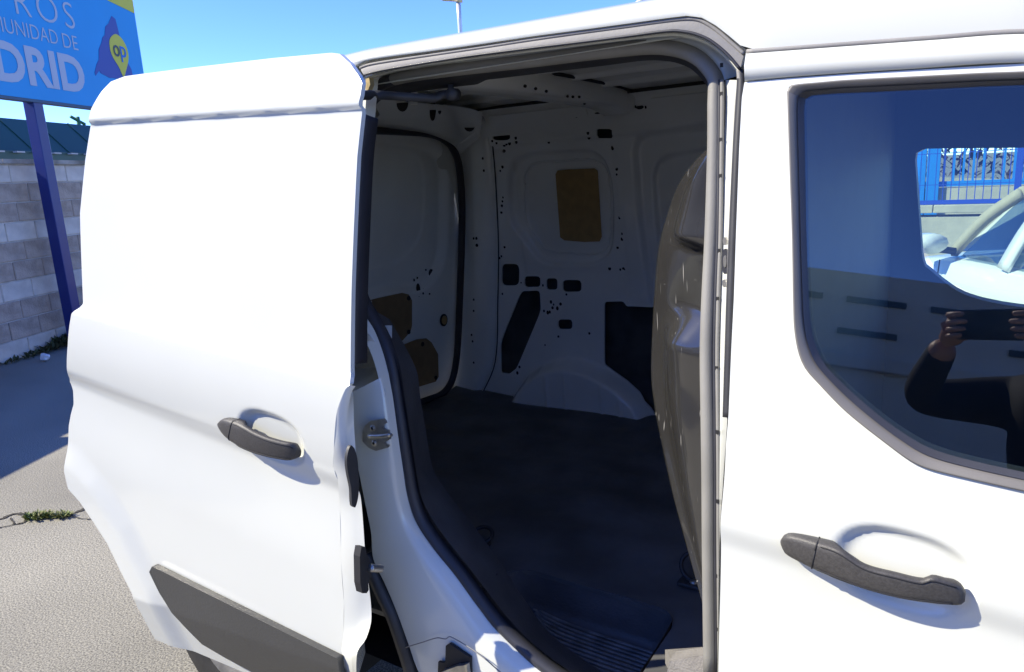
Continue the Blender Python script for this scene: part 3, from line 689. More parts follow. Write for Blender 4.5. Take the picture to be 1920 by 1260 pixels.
roof_c = up_c+[np.stack([up_c[-1][:, 0], 1.76-(c[:, 1]-.0), c[:, 2]], 1) for c in up_c[::-1]]
G = [resample(c, 110) for c in roof_c]
loft('roof', G, 110, M_['paint'], van, sub=1, flip=True)
tube('roof_joint', [p+np.array([0, .001, -.002]) for p in gut]+[gut[-1]+np.array([.5, .03, -.072])], .0035, M_['strip'], van)

# ---- rear quarter, sill and everything behind the open door
def sill(P): return float(yb(P[2]))+.045
q_out = [(640, 560), (655, 640), (700, 640), (727, 694), (735, 742), (747, 821), (755, 877), (763, 931), (775, 974), (807, 1022), (846, 1070), (886, 1125), (918, 1169), (957, 1209), (1009, 1256), (1100, 1310), (1200, 1340), (1200, 1420), (880, 1420), (820, 1300), (760, 1180), (730, 1120), (690, 1060), (640, 980), (560, 900), (560, 700)]
def s2(pts): return [tuple(at(px, py, 1, sill)[[0, 2]]) for px, py in pts]
# jamb panel: outer edge along the seal, inner edge tucked behind the door
je = ys([(668, 560), (684, 586), (704, 618), (720, 660), (730, 700), (738, 742), (749, 821), (757, 877), (765, 931), (778, 974), (810, 1024), (849, 1072), (889, 1127), (921, 1171), (960, 1211), (1012, 1258), (1090, 1310), (1200, 1350)], Y(.062))
jm = ys([(655, 590), (668, 612), (688, 645), (702, 680), (710, 710), (716, 742), (724, 821), (732, 877), (739, 935), (752, 985), (775, 1035), (806, 1090), (842, 1145), (875, 1190), (905, 1225), (960, 1285), (1040, 1345), (1150, 1400)], Y(.030))
jo = ys([(610, 600), (620, 640), (630, 690), (640, 720), (648, 742), (655, 780), (664, 840), (676, 900), (688, 960), (696, 1000), (700, 1048), (722, 1095), (745, 1150), (765, 1205), (790, 1270), (850, 1350), (960, 1420), (1100, 1460)], Y(.035))
cut = ys([(610, 600), (640, 620), (660, 640), (690, 664), (706, 690), (716, 725), (718, 742)], Y(.03))
k0 = 5
loft('sill_panel', [je[k0-1:], [a*.75+b*.25+np.array([0, -.012, 0]) for a, b in zip(je[k0-1:], jm[k0-1:])], jm[k0-1:], jo[k0-1:]], 90, M_['paint'], van, flip=True)
# hollow above the striker: framed pocket with shelf
loft('pocket_frame', [je[:k0], [a*.6+b*.4 for a, b in zip(je[:k0], jm[:k0])], jm[:k0]], 40, M_['paint'], van, flip=True)
pk = lambda px, py, y: at(px, py, 1, y)
mesh_obj('pocket_back', [pk(630, 610, .17), pk(735, 610, .17), pk(735, 760, .17), pk(630, 760, .17)], [(0, 1, 2, 3)], M_['paint_in'], van)
sh = [pk(640, 738, .05), pk(722, 730, .05), pk(716, 690, .165), pk(650, 690, .165)]
prism('pocket_shelf', sh, (0, 0, -.012), M_['paint_in'], van)
tri = prism('quarter_corner', [pk(673, 598, .0), pk(688, 622, .0), pk(704, 641, .0), pk(668, 636, .0)], (0, .004, 0), M_['paint'], van)
# striker plate
SK = lambda px, py, d=0.: at(px, py, 1, Y(.026-d))
st = prism('striker', [SK(*p) for p in [(683, 805), (688, 796), (698, 788), (722, 784), (727, 792), (720, 797), (722, 803), (731, 806), (734, 822), (724, 828), (724, 831), (731, 834), (730, 838), (708, 844), (694, 838), (683, 826)]], (0, -.005, 0), M_['metal'], van)
for p in ((700, 802), (703, 830)):
    c = SK(*p, .012); tube('bolt', [c, c+np.array([0, -.002, 0]), c+np.array([0, -.004, 0])], .0062, M_['metal'], st, up=(0, 0, 1)); c = c+np.array([0, -.004, 0])
    tube('bolt_socket', [c, c+np.array([0, -.0008, 0])], .003, M_['dark'], st, up=(0, 0, 1), sub=2)
tube('striker_bar', [SK(692, 817, .005), SK(694, 818, .02), SK(712, 818, .024), SK(730, 816, .024), SK(733, 816, .005)], .004, M_['metal'], st)
# lower latch pocket at the bottom
prism('sill_latch', [SK(*p, -.004) for p in [(839, 1208), (846, 1204), (885, 1230), (886, 1262), (824, 1262), (825, 1238), (838, 1240)]], (0, -.006, 0), M_['dark'], van)
prism('latch_claw', [SK(*p, .004) for p in [(832, 1256), (846, 1250), (862, 1244), (880, 1242), (884, 1270), (840, 1275)]], (0, -.01, 0), M_['metal'], van)
tube('panel_seam', [SK(760, 1214, .006), SK(790, 1205, .006), SK(820, 1196, .006), SK(835, 1198, .006), SK(845, 1194, .006), SK(900, 1228, .006), SK(940, 1262, .006)], .0012, M_['strip'], van)
# wheel arch lip and rear wheel
lip = ys([(686, 1040), (700, 1072), (716, 1108), (736, 1150), (752, 1195), (772, 1260), (785, 1330)], Y(.03))
tube('arch_lip', lip, [(-.012, -.012), (.006, -.012), (.006, .02), (-.012, .02)], M_['rubber'], van)
wx, wr = -1.75, .335
wheel = empty('rear_wheel', (wx, .10, wr), 'x', 'x'); wheel.parent = van
for k in ('label', 'category'): del wheel[k]
def lathe(name, prof, m_, parent, n=48, axis=1):
    V = []; F = []; k = len(prof)
    for i in range(n):
        a = 2*math.pi*i/n
        for r, h in prof: V.append((r*math.cos(a), h, r*math.sin(a)))
    for i in range(n):
        for q in range(k-1): F.append((i*k+q, i*k+q+1, ((i+1) % n)*k+q+1, ((i+1) % n)*k+q))
    return mesh_obj(name, V, F, m_, parent)
lathe('tyre', [(.20, .02), (.23, -.005), (.30, -.005), (.325, .01), (.335, .03), (.335, .17), (.325, .19), (.21, .19)], M_['tyre'], wheel)
lathe('rim', [(.01, .03), (.06, .02), (.19, .04), (.205, .0), (.205, .19)], M_['metal'], wheel)
# body shell beyond the opening: rear quarter, rear, far side, wheel housing
def quarter(a, b): return np.stack([a, yb(b)+.02, b], 1)
sheet('rear_quarter', [(-1.075, 1.755), (-1.09, 1.5), (-1.12, 1.28), (-1.15, 1.16), (-1.15, .80), (-1.25, .62), (-1.32, .42), (-1.36, .40), (-1.40, .56), (-1.55, .72), (-1.75, .78), (-1.95, .72), (-2.05, .56), (-2.08, .36), (-2.12, .36), (-2.16, .9), (-1.98, 1.45), (-1.88, 1.735)], [], .03, quarter, M_['paint'], van, rim=(0, .03, 0), flip=True)
loft('rear_corner', [[(-2.12, yb(.36)+.02, .36), (-2.16, yb(.9)+.02, .9), (-1.98, yb(1.45)+.02, 1.45), (-1.88, .145, 1.735)], [(-2.2, .1, .36), (-2.23, .1, .9), (-2.08, .15, 1.45), (-1.98, .22, 1.74)], [(-2.25, .25, .36), (-2.27, .25, .9), (-2.13, .3, 1.45), (-2.06, .35, 1.76)], [(-2.26, .9, .36), (-2.28, .9, .9), (-2.15, .9, 1.45), (-2.08, .9, 1.82)], [(-2.24, 1.6, .36), (-2.26, 1.6, .9), (-2.13, 1.55, 1.45), (-2.06, 1.45, 1.76)], [(-2.1, 1.8, .36), (-2.1, 1.8, .9), (-1.98, 1.74, 1.45), (-1.88, 1.65, 1.735)]], 40, M_['paint'], van)
mesh_obj('wheel_housing', [(-1.30, .10, .3), (-1.38, .10, .58), (-1.75, .10, .80), (-2.1, .10, .58), (-2.16, .10, .3), (-1.30, .40, .3), (-1.38, .40, .58), (-1.75, .40, .80), (-2.1, .40, .58), (-2.16, .40, .3)], [(0, 1, 6, 5), (1, 2, 7, 6), (2, 3, 8, 7), (3, 4, 9, 8), (5, 6, 7, 8, 9)], M_['dark'], van)
def far(a, b): return np.stack([a, 1.80-yb(b), b], 1)
sheet('far_side', [(-2.1, .36), (-.30, .36), (-.30, 1.745), (-1.9, 1.745), (-2.1, 1.0)], [], .05, far, M_['paint'], van)
mesh_obj('underbody', [(-2.1, .12, .42), (.9, .12, .42), (.9, 1.68, .42), (-2.1, 1.68, .42)], [(0, 1, 2, 3)], M_['dark'], van, False)
# ------------------------------------------------------------------ cargo bay
FZ = .572
M_['foam'] = mat('yellow_foam', (.55, .42, .2), .9, var=.4, vscale=60)
M_['cav'] = mat('cavity_shade', (.09, .095, .10), .6, var=.5, vscale=9)
def yw(z):
    z = np.asarray(z, float); return np.where(z < 1.15, 1.665-.055*(z-.57), 1.633-.19*(z-1.15))
wg = lambda P: float(yw(P[2]))
def w2(pts): return [tuple(at(px, py, 1, wg)[[0, 2]]) for px, py in pts]
blank_o = w2([(954, 345), (958, 318), (969, 298), (997, 287), (1050, 284), (1108, 284), (1132, 302), (1146, 350), (1147, 449), (1138, 478), (1110, 494), (1060, 495), (1017, 489), (985, 452), (958, 412)])
blank_i = w2([(979, 345), (982, 320), (997, 306), (1050, 302), (1108, 299), (1128, 312), (1138, 345), (1138, 449), (1130, 470), (1110, 479), (1060, 476), (1017, 470), (1000, 448), (985, 425), (980, 400)])
bo, bi = np.array(blank_o), np.array(blank_i)
left2 = w2([(1192, 330)])[0][0]; shift = left2-bo[:, 0].min(); flipc = bo[:, 0].mean()
bo2 = bo.copy(); bo2[:, 0] = 2*flipc-bo2[:, 0]+shift; bo2 = bo2[::-1]; bo2[:, 1] = bo2[:, 1]-.0
bo2 = np.array([(left2, 1.60), (left2+.03, 1.66), (left2+.10, 1.675), (left2+.45, 1.675), (left2+.5, 1.6), (left2+.5, 1.0), (left2+.06, 1.0), (left2+.01, 1.10)])
bo3 = np.array([(left2+.055, 1.50), (left2+.08, 1.57), (left2+.15, 1.595), (left2+.45, 1.595), (left2+.5, 1.5), (left2+.5, 1.1), (left2+.12, 1.1), (left2+.065, 1.18)])
bo, bi, bo2, bo3 = [catmull(b, 4, True) for b in (bo, bi, bo2, bo3)]
arch = np.array(w2([(965, 745), (978, 724), (995, 702), (1021, 684), (1045, 676), (1069, 673), (1095, 677), (1120, 686), (1150, 701), (1176, 718), (1198, 736), (1212, 750), (1222, 768), (1228, 786), (1228, 830), (965, 830)]))
def relief(x, z):
    r = .026*sstep(sdist(x, z, bo), -.012, .014)+.009*sstep(sdist(x, z, bi), -.003, .005)
    r = r+.028*sstep(sdist(x, z, bo2), -.012, .012)+.020*sstep(sdist(x, z, bo3), -.008, .01)
    r = r-.085*sstep(sdist(x, z, arch), -.012, .035)-.012*sstep(z, 1.66, 1.68)
    # long pressed beads
    for xc, z0, z1, a in ((-1.66, 1.0, 1.62, .004), (-1.20, .95, 1.66, .004)):
        r = r-a*np.exp(-((x-xc)/.008)**2)*sstep(z, z0, z0+.05)*(1-sstep(z, z1-.05, z1))
    # wheel house ribs
    inn = sstep(sdist(x, z, arch), .03, .05)
    for xc in (-1.56, -1.47, -1.30, -1.22): r = r-.005*np.exp(-((x-xc)/.007)**2)*inn
    return r
def rectp(x0, y0, x1, y1, r=.25): return [tuple(p) for p in round_poly(w2([(x0, y0), (x1, y0), (x1, y1), (x0, y1)]), r)]
holes = [rectp(940, 495, 973, 535), rectp(983, 518, 1013, 538), rectp(1024, 522, 1045, 543), rectp(1055, 525, 1090, 547), rectp(910, 481, 921, 527), rectp(1046, 599, 1073, 617),
         rectp(926, 250, 960, 263, .4), rectp(1121, 242, 1150, 259, .1), rectp(903, 652, 916, 684), rectp(941, 279, 948, 287),
         [tuple(p) for p in round_poly(w2([(977, 546), (1012, 545), (1014, 583), (969, 690), (955, 701), (939, 699), (938, 642)]), .15)],
         [tuple(p) for p in round_poly(w2([(1133, 566), (1168, 565), (1175, 574), (1240, 577), (1240, 800), (1222, 765), (1200, 735), (1176, 714), (1150, 696), (1133, 683)]), .08)],
         [tuple(p) for p in catmull(w2([(913, 300), (919, 312), (917, 320), (908, 318)]), 4, True)]]
xseam = w2([(926, 678)])[0][0]
wl = w2([(897, 742), (926, 678), (931, 560), (932, 457), (926, 330), (918, 240)])
wall_out = wl+[(-.30, wl[-1][1]+.01), (-.30, .54)]
def wf(a, b): return np.stack([a, yw(b)+relief(a, b), b], 1)
side = sheet('cargo_side_panel', wall_out, holes, .0065, wf, M_['paint_in'], van, rim=(0, .008, 0))
def wpt(px, py, off=0.):
    p = at(px, py, 1, wg); y = float(wf(np.array([p[0]]), np.array([p[2]]))[0][1]); return np.array([p[0], y+off, p[2]])
prism('hardboard_cover', [wpt(px, py, 0)*[1, 0, 1]+[0, float(yw(at(px, py, 1, wg)[2]))+.030, 0] for px, py in [(1035, 327), (1039, 320), (1060, 318), (1108, 316), (1114, 320), (1122, 445), (1118, 454), (1090, 455), (1052, 452), (1044, 446)]], (0, -.003, 0), M_['board'], side)
# sealant bead round the glued sheet
tube('sealant_bead', [(x+rng.normal(0, .002), float(yw(z))+.022, z+rng.normal(0, .002)) for x, z in resample(np.vstack([bi, bi[:1]]), 70)], .0028, M_['paint_in'], side, sub=2)
# fixing holes: small dark plugs, one per hole
dots = [(905, 297), (907, 312), (931, 243), (926, 264), (934, 268), (947, 272), (952, 270), (958, 268), (970, 258), (971, 266), (942, 312), (938, 320), (943, 370), (942, 377), (941, 385), (940, 398), (888, 447), (893, 447), (894, 460), (917, 460), (1105, 249), (1106, 258), (1149, 277), (1030, 266), (1168, 503), (1158, 464), (1167, 438), (1167, 448), (1162, 408), (1143, 503), (1033, 566), (1038, 571), (1045, 578), (1051, 570), (1036, 577), (1027, 586), (1020, 583), (1031, 585), (1105, 625), (1047, 631), (1022, 647), (1062, 552), (942, 551), (933, 558), (977, 530), (1018, 535), (928, 655), (914, 690), (970, 699), (974, 688), (1157, 317), (1157, 327), (1163, 505), (1171, 503), (985, 221), (1012, 219), (1067, 219), (946, 463), (940, 480), (936, 483)]
pv = lathe('fixing_hole', [(.0001, -.0006), (.0042, -.0006), (.0046, .001)], M_['dark'], side, 10); pv.location = wpt(*dots[0])
for d in dots[1:]:
    o = pv.copy(); COL.objects.link(o); o.parent = side; o.location = wpt(*d); s = .75+.8*rng.random(); o.scale = (s, 1, s*(1+.5*rng.random()))
mesh_obj('cavity_shade_sheet', [(-2.05, 1.735, .5), (-.3, 1.735, .5), (-.3, 1.735, 1.15), (-2.05, 1.735, 1.15), (-.3, 1.60, 1.78), (-2.0, 1.60, 1.78)], [(0, 1, 2, 3), (3, 2, 4, 5)], M_['cav'], side, False)  # added dark sheet: shade for the holes, stops light leaking through
# roof side rail above the panel
zt = wl[-1][1]
rl = [np.array([x, 0, 0]) for x in (-1.86, -1.5, -1.0, -.3)]
def line(y, z): return [p+np.array([0, y, z]) for p in rl]
yt = float(yw(zt))
rail = loft('roof_rail', [line(yt-.012, zt-.035), line(yt-.016, zt-.02), line(yt-.028, zt), line(yt-.045, zt+.03), line(yt-.075, zt+.055), line(yt-.12, zt+.066)], 40, M_['paint_in'], van)
for px, py, sx, sz in ((1030, 212, .014, .005), (1055, 210, .014, .005), (1081, 216, .008, .009), (1200, 201, .020, .007), (1313, 186, .014, .011), (985, 218, .004, .004), (1192, 200, .004, .005), (1211, 201, .004, .005), (1278, 183, .004, .005), (1285, 195, .004, .004), (1041, 214, .003, .003), (1066, 218, .003, .003), (1122, 212, .020, .003)):
    c = at(px, py, 1, lambda P: yt-.028-(P[2]-zt)*.55); o = lathe('rail_hole', [(.0001, -.003), (1, -.003), (1.0, .001)], M_['dark'], rail, 12); o.location = c; o.scale = (sx*.7, 1, sz)
# ceiling skin with pressed ribs, and the roof bow
CZ = zt+.066
def ceil_z(x, y):
    y = np.asarray(y, float); x = np.asarray(x, float)
    z = CZ+.030*(1-((y-.84)/.6)**2)*0+.018*(1-np.clip(np.abs((y-.84)/.62), 0, 1)**2)
    for yc in (.42, .62, .82, 1.02, 1.22): z = z-.013*np.exp(-((y-yc)/.018)**2)
    return z
def cf(a, b): return np.stack([a, b, ceil_z(a, b)], 1)
sheet('roof_skin_inside', [(-2.12, .20), (-.28, .20), (-.28, yt-.115), (-2.12, yt-.115)], [], .012, cf, M_['paint_in'], van)
b0 = at(1021, 137, 2, CZ-.012); b1 = at(1152, 186, 2, CZ-.012); b2 = at(918, 153, 2, CZ-.03); b3 = at(1096, 197, 2, CZ-.03)
bx0, bx1 = min(b2[0], b3[0]), max(b0[0], b1[0]); bxc = (b0[0]+b1[0])/2; bw = .19
nb = 24; yy_ = np.linspace(.16, yt-.06, nb)
def bowc(dx, dz): return [np.array([bxc-bw+dx, y, CZ+dz+.012*(1-((y-.84)/.62)**2)-.02*sstep(abs(y-.84), .50, .66)]) for y in yy_]
bow = loft('roof_bow', [bowc(.0, .01), bowc(.003, -.012), bowc(.02, -.02), bowc(.05, -.022), bowc(.06, -.046), bowc(.07, -.052), bowc(.165, -.052), bowc(.178, -.046), bowc(.186, -.02), bowc(.19, .012)], 40, M_['paint_in'], van)
for px, py in ((983, 145), (1003, 151), (1023, 157), (1063, 167), (1073, 168), (1085, 168), (1120, 190), (1095, 180)):
    c = at(px, py, 2, CZ-.03+.008); c[2] = CZ-.053+.012*(1-((c[1]-.84)/.62)**2); o = tube('bow_slot', [c, c+np.array([0, .004, -.0006])], .004, M_['dark'], bow, sub=2)
    o.data.transform(Matrix.Identity(4))
# near-side roof rail inside (dark edge above the opening)
loft('near_rail', [[(x, .185, 1.745) for x in (-2.1, -1.2, -.3)], [(x, .205, 1.755) for x in (-2.1, -1.2, -.3)], [(x, .24, CZ-.005) for x in (-2.1, -1.2, -.3)], [(x, .27, CZ+.01) for x in (-2.1, -1.2, -.3)]], 20, M_['paint_in'], van)
# ---- rear corner pillar and rear doors
def xr_(z): return -2.135+.14*(np.asarray(z, float)-.57)
rgx = lambda P: float(xr_(P[2]))
def r2(pts): return [tuple(at(px, py, 0, rgx)[[1, 2]]) for px, py in pts]
cs = [at(px, py, 1, wg) for px, py in [(900, 742), (926, 678), (931, 560), (932, 457), (926, 330), (918, 240)]]
cm = [at(px, py, 1, lambda P: wg(P)-.02) for px, py in [(885, 742), (906, 678), (910, 560), (910, 457), (905, 330), (898, 236)]]
cr = [at(px, py, 0, rgx) for px, py in [(848, 742), (860, 670), (867, 560), (869, 457), (868, 360), (862, 290)]]
cm2 = [.55*np.array(b)+.45*np.array(a)+np.array([0, .0, 0]) for a, b in zip(cm, cr)]
pil = loft('corner_pillar', [[p+np.array([0, .006, 0]) for p in cs], cs, cm, cm2, cr], 70, M_['paint_in'], van, flip=False)
tube('pillar_seam', [p+np.array([.004, -.006, 0]) for p in cs], .0035, M_['paint_in'], pil)
for px, py in ((905, 297), (907, 320), (888, 447), (893, 460), (888, 562), (888, 583), (884, 628), (888, 680), (886, 640)):
    t_ = (926-px)/60; o = pv.copy(); COL.objects.link(o); o.parent = pil; c = at(px, py, 1, lambda P: wg(P)-.035); o.location = c; o.scale = (1, 1, 1.2)
# upper rear header and corner
hd = [at(px, py, 0, lambda P: rgx(P)+.02) for px, py in [(690, 237), (740, 243), (790, 250), (826, 262), (848, 276), (860, 292)]]
hu = [at(px, py, 2, CZ-.035) for px, py in [(690, 176), (760, 190), (820, 196), (860, 200), (890, 206), (905, 212)]]
hmid = [.5*(np.array(a)+np.array(b))+np.array([.05, .0, -.01]) for a, b in zip(hd, hu)]
hdr = loft('rear_header', [hd, hmid, hu], 50, M_['paint_in'], van)
cor = loft('corner_gusset', [[cr[-1]+np.array([0, 0, -.01]), hd[-2], hd[-1]+np.array([0, 0, .02])], [cm2[-1]+np.array([0, 0, 0]), hmid[-2], hmid[-1]], [cm[-1], .5*(cm[-1]+hu[-1]), hu[-1]], [cs[-1], cs[-1]+np.array([0, -.02, .03]), cs[-1]+np.array([0, -.05, .05])]], 20, M_['paint_in'], van)
def dark_disc(parent, c, nrm, rx, rz, name='body_hole', m_='dark'):
    nrm = np.asarray(nrm, float); nrm /= np.linalg.norm(nrm); s = np.cross((0, 0, 1), nrm); s /= np.linalg.norm(s); u = np.cross(nrm, s)
    return prism(name, [np.asarray(c)+s*rx*math.cos(a)+u*rz*math.sin(a) for a in np.linspace(0, 2*math.pi, 17)[:-1]], nrm*.003, M_[m_], parent)
def hpt(px, py):   # point on the rear header
    return at(px, py, 0, lambda P: np.interp(P[2], [hd[2][2], hmid[2][2], hu[2][2]], [hd[2][0], hmid[2][0], hu[2][0]])+.012)
for px, py, rx, rz in ((754, 193, .019, .024), (811, 208, .011, .030), (824, 209, .005, .008), (880, 233, .026, .026)):
    dark_disc(hdr, hpt(px, py), (1, -.3, -.2), rx, rz)
mesh_obj('header_bracket', [hpt(770, 168), hpt(783, 168), hpt(783, 196), hpt(770, 196)], [(0, 1, 2, 3)], M_['paint_in'], hdr)
# rear door leaf
rb = r2([(660, 262), (760, 249), (826, 262), (850, 282), (862, 312), (866, 377), (866, 440), (862, 560), (856, 662), (846, 714), (826, 738), (790, 752), (660, 780)])
rblank = catmull(r2([(640, 280), (720, 276), (791, 286), (811, 304), (816, 338), (812, 425), (800, 457), (763, 493), (720, 500), (640, 512)]), 4, True)
ridge2 = catmull(r2([(640, 262), (760, 256), (822, 272), (846, 305), (848, 420), (838, 500), (800, 540), (740, 545), (640, 560)]), 4, True)
def rrel(y, z): return -.030*sstep(sdist(y, z, ridge2), -.02, .03)-.006*sstep(sdist(y, z, rblank), -.004, .004)
def rf(a, b): return np.stack([xr_(b)-.03+rrel(a, b), a, b], 1)
rdo = r2([(640, 240), (760, 236), (835, 250), (868, 285), (876, 377), (872, 560), (866, 680), (850, 735), (826, 756), (640, 800)])
rdoor = sheet('rear_door', rdo, [], .008, rf, M_['paint_in'], van, flip=False)
tube('rear_door_seal', [at(px, py, 0, lambda P: rgx(P)+.03) for px, py in [(690, 243), (750, 246), (800, 250), (828, 259), (846, 274), (858, 300), (863, 330), (866, 377), (866, 440), (862, 559), (857, 662), (848, 712), (832, 736), (800, 750), (770, 760)]], [(.016*math.cos(a), .016*math.sin(a)) for a in np.linspace(0, 2*math.pi, 9)[:-1]], M_['seal_dark'], van, up=(1, 0, 0))
def rpt(px, py, off=.004):
    p = at(px, py, 0, rgx); q = rf(np.array([p[1]]), np.array([p[2]]))[0]; p = at(px, py, 0, float(q[0])); return p+np.array([off, 0, 0])
for poly, m_ in (([(676, 566), (715, 557), (752, 549), (764, 552), (770, 563), (770, 610), (767, 622), (745, 646), (720, 660), (676, 670)], 'board_d'), ([(730, 655), (755, 646), (780, 636), (797, 634), (807, 642), (819, 664), (820, 706), (815, 715), (763, 731), (730, 736)], 'board_d')):
    bd = prism('hardboard_cover', [rpt(*p) for p in poly], (.004, 0, 0), M_[m_], rdoor)
for px, py in ((763, 559), (763, 622), (789, 645), (814, 708)): dark_disc(rdoor, rpt(px, py, .009), (1, 0, 0), .010, .010, 'board_clip')
dark_disc(rdoor, rpt(830, 600, .005), (1, 0, 0), .027, .029, 'plug_ring'); dark_disc(rdoor, rpt(830, 600, .009), (1, 0, 0), .019, .021, 'plug', 'board')
for px, py, rx, rz in ((807, 513, .016, .021), (783, 544, .012, .030), (775, 525, .004, .006), (781, 521, .004, .005), (797, 506, .004, .004), (803, 534, .004, .004), (792, 543, .004, .005), (792, 550, .004, .005), (804, 551, .004, .004)):
    dark_disc(rdoor, rpt(px, py, .003), (1, 0, 0), rx, rz)
# ---- floor
FX0, FX1, FY0 = -2.12, -.30, .20
well = [(-.985, .05), (-.985, .30), (-.975, .37), (-.95, .405), (-.91, .416), (-.58, .416), (-.545, .405), (-.53, .37), (-.52, .05)]
def ff(a, b):
    d = -.007*np.sin(b*31+3*np.sin(a*2.1))*sstep(b, .5, .8)-.005*np.sin(a*9+b*14); return np.stack([a, b, FZ+d*.8+0*a], 1)
fl_out = [(-2.12, .10), (-.985, .10), (-.985, .30), (-.975, .37), (-.95, .405), (-.91, .416), (-.58, .416), (-.545, .405), (-.53, .37), (-.52, .10), (-.30, .10), (-.30, 1.67), (-2.12, 1.67)]
floor = sheet('cargo_floor_mat', fl_out, [], .012, ff, M_['mat'], van, rim=(0, 0, -.012), flip=False)
TZ = .478
wr_ = catmull([(-1.0, .06), (-.99, .28), (-.975, .37), (-.94, .408), (-.88, .418), (-.74, .418), (-.60, .418), (-.555, .408), (-.535, .37), (-.53, .06)], 6)
def wc(s, z): 
    c = np.array([-.755, .15]); return [np.array([*(c+(p-c)*s), z]) for p in wr_]
stp_ = loft('step_well', [wc(1.004, FZ+.004), wc(1.0, FZ-.004), wc(.985, FZ-.02), wc(.955, TZ+.02), wc(.93, TZ+.003), wc(.86, TZ), wc(.45, TZ), wc(.05, TZ)], 90, M_['step'], van, sub=1)
for k in range(15):
    yk = .385-.0135*k; pth = [(-.92+.012*k, yk+.028, TZ), (-.88+.01*k, yk+.012, TZ), (-.80, yk, TZ), (-.70, yk-.004, TZ), (-.60, yk-.004, TZ), (-.575, yk-.004, TZ)]
    tube('step_rib', pth, [(-.0038, 0), (.0038, 0), (.0026, .005), (-.0026, .005)], M_['ribs'], stp_, up=(0, 0, 1))
# floor-side trim between seal and mat
to = ys([(700, 590), (722, 626), (738, 662), (750, 700), (757, 742), (769, 815), (778, 870), (788, 925), (806, 966), (838, 1012), (876, 1060), (916, 1112), (952, 1158), (992, 1200), (1050, 1246), (1120, 1290), (1240, 1338)], Y(.072))
ti = ys([(706, 584), (743, 650), (759, 686), (763, 712), (766, 738), (776, 797), (791, 877), (811, 911), (838, 947), (878, 998), (932, 1074), (950, 1105), (975, 1140), (1010, 1190), (1060, 1232), (1130, 1278), (1240, 1328)], lambda P: .17)
tm = [.5*(a+b)+np.array([.004, -.012, .004]) for a, b in zip(to, ti)]
loft('entry_trim', [to, tm, ti, [p+np.array([-.02, .06, -.03]) for p in ti]], 110, M_['trim'], van)
tube('trim_joint', [at(932, 1076, 1, .165), at(912, 1108, 1, .115)], .0015, M_['dark'], van, sub=2)
# tie-down rings
def ring(px, py, r, tilt):
    c = at(px, py, 2, FZ); rg = empty('tie_down_ring', c, 'x', 'x'); del rg['label']; del rg['category']; rg.parent = floor
    bm = [(r*1.15*math.cos(a), r*.5+r*1.0*math.sin(a)*math.cos(tilt), .012+r*(1+math.sin(a))*math.sin(tilt)) for a in np.linspace(0, 2*math.pi, 29)]
    tube('loop', bm, .0052, M_['rubber'], rg, up=(0, .3, 1), sub=1)
    box('bracket', (0, 0, .006), (r*2.2, r*1.1, .012), M_['rubber'], rg, .004)
    tube('bolt', [(0, -.002, .01), (0, -.002, .017)], .011, M_['metal'], rg, up=(0, 1, 0), sub=2)
ring(900, 1022, .026, .5); ring(1302, 1100, .034, 1.15)
# ---- black bulkhead behind the seats
bk = [(1322, 283), (1305, 300), (1285, 325), (1270, 350), (1255, 390), (1243, 430), (1234, 470), (1229, 520), (1224, 600), (1221, 680), (1222, 720), (1230, 780), (1238, 820), (1248, 868), (1262, 930), (1278, 990), (1296, 1055), (1314, 1120), (1322, 1150)]
yin = [np.interp(p[1], [283, 400, 700, 1000, 1150], [.20, .25, .26, .19, .14]) for p in bk]
B0 = resample(catmull([at(px, py, 1, y) for (px, py), y in zip(bk, yin)], 4), 80)
OUTW = np.array([-.75, -.66, 0])
def bo_(z): return float(np.interp(z, [.7, .95, 1.20, 1.265, 1.285, 1.325, 1.425, 1.45, 1.60, 1.75], [.0, .016, .030, .036, .022, -.006, .0, .034, .018, .0]))
def brel(s):   # moulded face running from the free edge to the door pillar, with two stepped pockets
    P = []
    for p in B0:
        q = np.array([p[0]+(-.325-p[0])*s, p[1]+(.165-p[1])*s, p[2]])
        P.append(q+OUTW*(bo_(p[2]+.03*s)*float(sstep(s, .12, .5)*(1-.9*sstep(s, .5, .95)))+.006*math.sin(math.pi*s)))
    return P
bulk = loft('bulkhead', [[np.array([-.33, 1.62, p[2]]) for p in B0], [np.array([-.34, .8, p[2]]) for p in B0], [p*[1, 0, 1]+np.array([.10, .45, 0]) for p in B0], [p+np.array([.03, .03, 0]) for p in B0], [p+np.array([.006, .010, 0]) for p in B0]]+[brel(s) for s in (0, .03, .06, .10, .14, .18, .22, .26, .30, .34, .40, .5, .6, .7, .8, .9, 1.0)], 150, M_['bulk'], van, sub=2, flip=False)
# grey trim block at the foot of the pillar
gbx = [at(px, py, 1, y) for px, py, y in ((1247, 1218, .20), (1316, 1213, .20), (1334, 1226, .10), (1336, 1300, .08), (1240, 1300, .10), (1232, 1270, .14))]
gtop = gbx
blk = prism('pillar_foot_trim', [gbx[0], gbx[1], gbx[2], at(1258, 1238, 1, .10)], (0, .0, -.03), M_['greybox'], van)
prism('pillar_foot_trim', [at(1256, 1239, 1, .099), gbx[2]+np.array([0, -.001, -.001]), gbx[3], gbx[4]], (0, .03, 0), M_['greybox'], van)
# far bay side closure and partition beyond the bulkhead
mesh_obj('partition', [(-.30, .15, .5), (-.30, 1.66, .5), (-.30, 1.60, 1.80), (-.30, .2, 1.80)], [(0, 1, 2, 3)], M_['trim'], van, False)
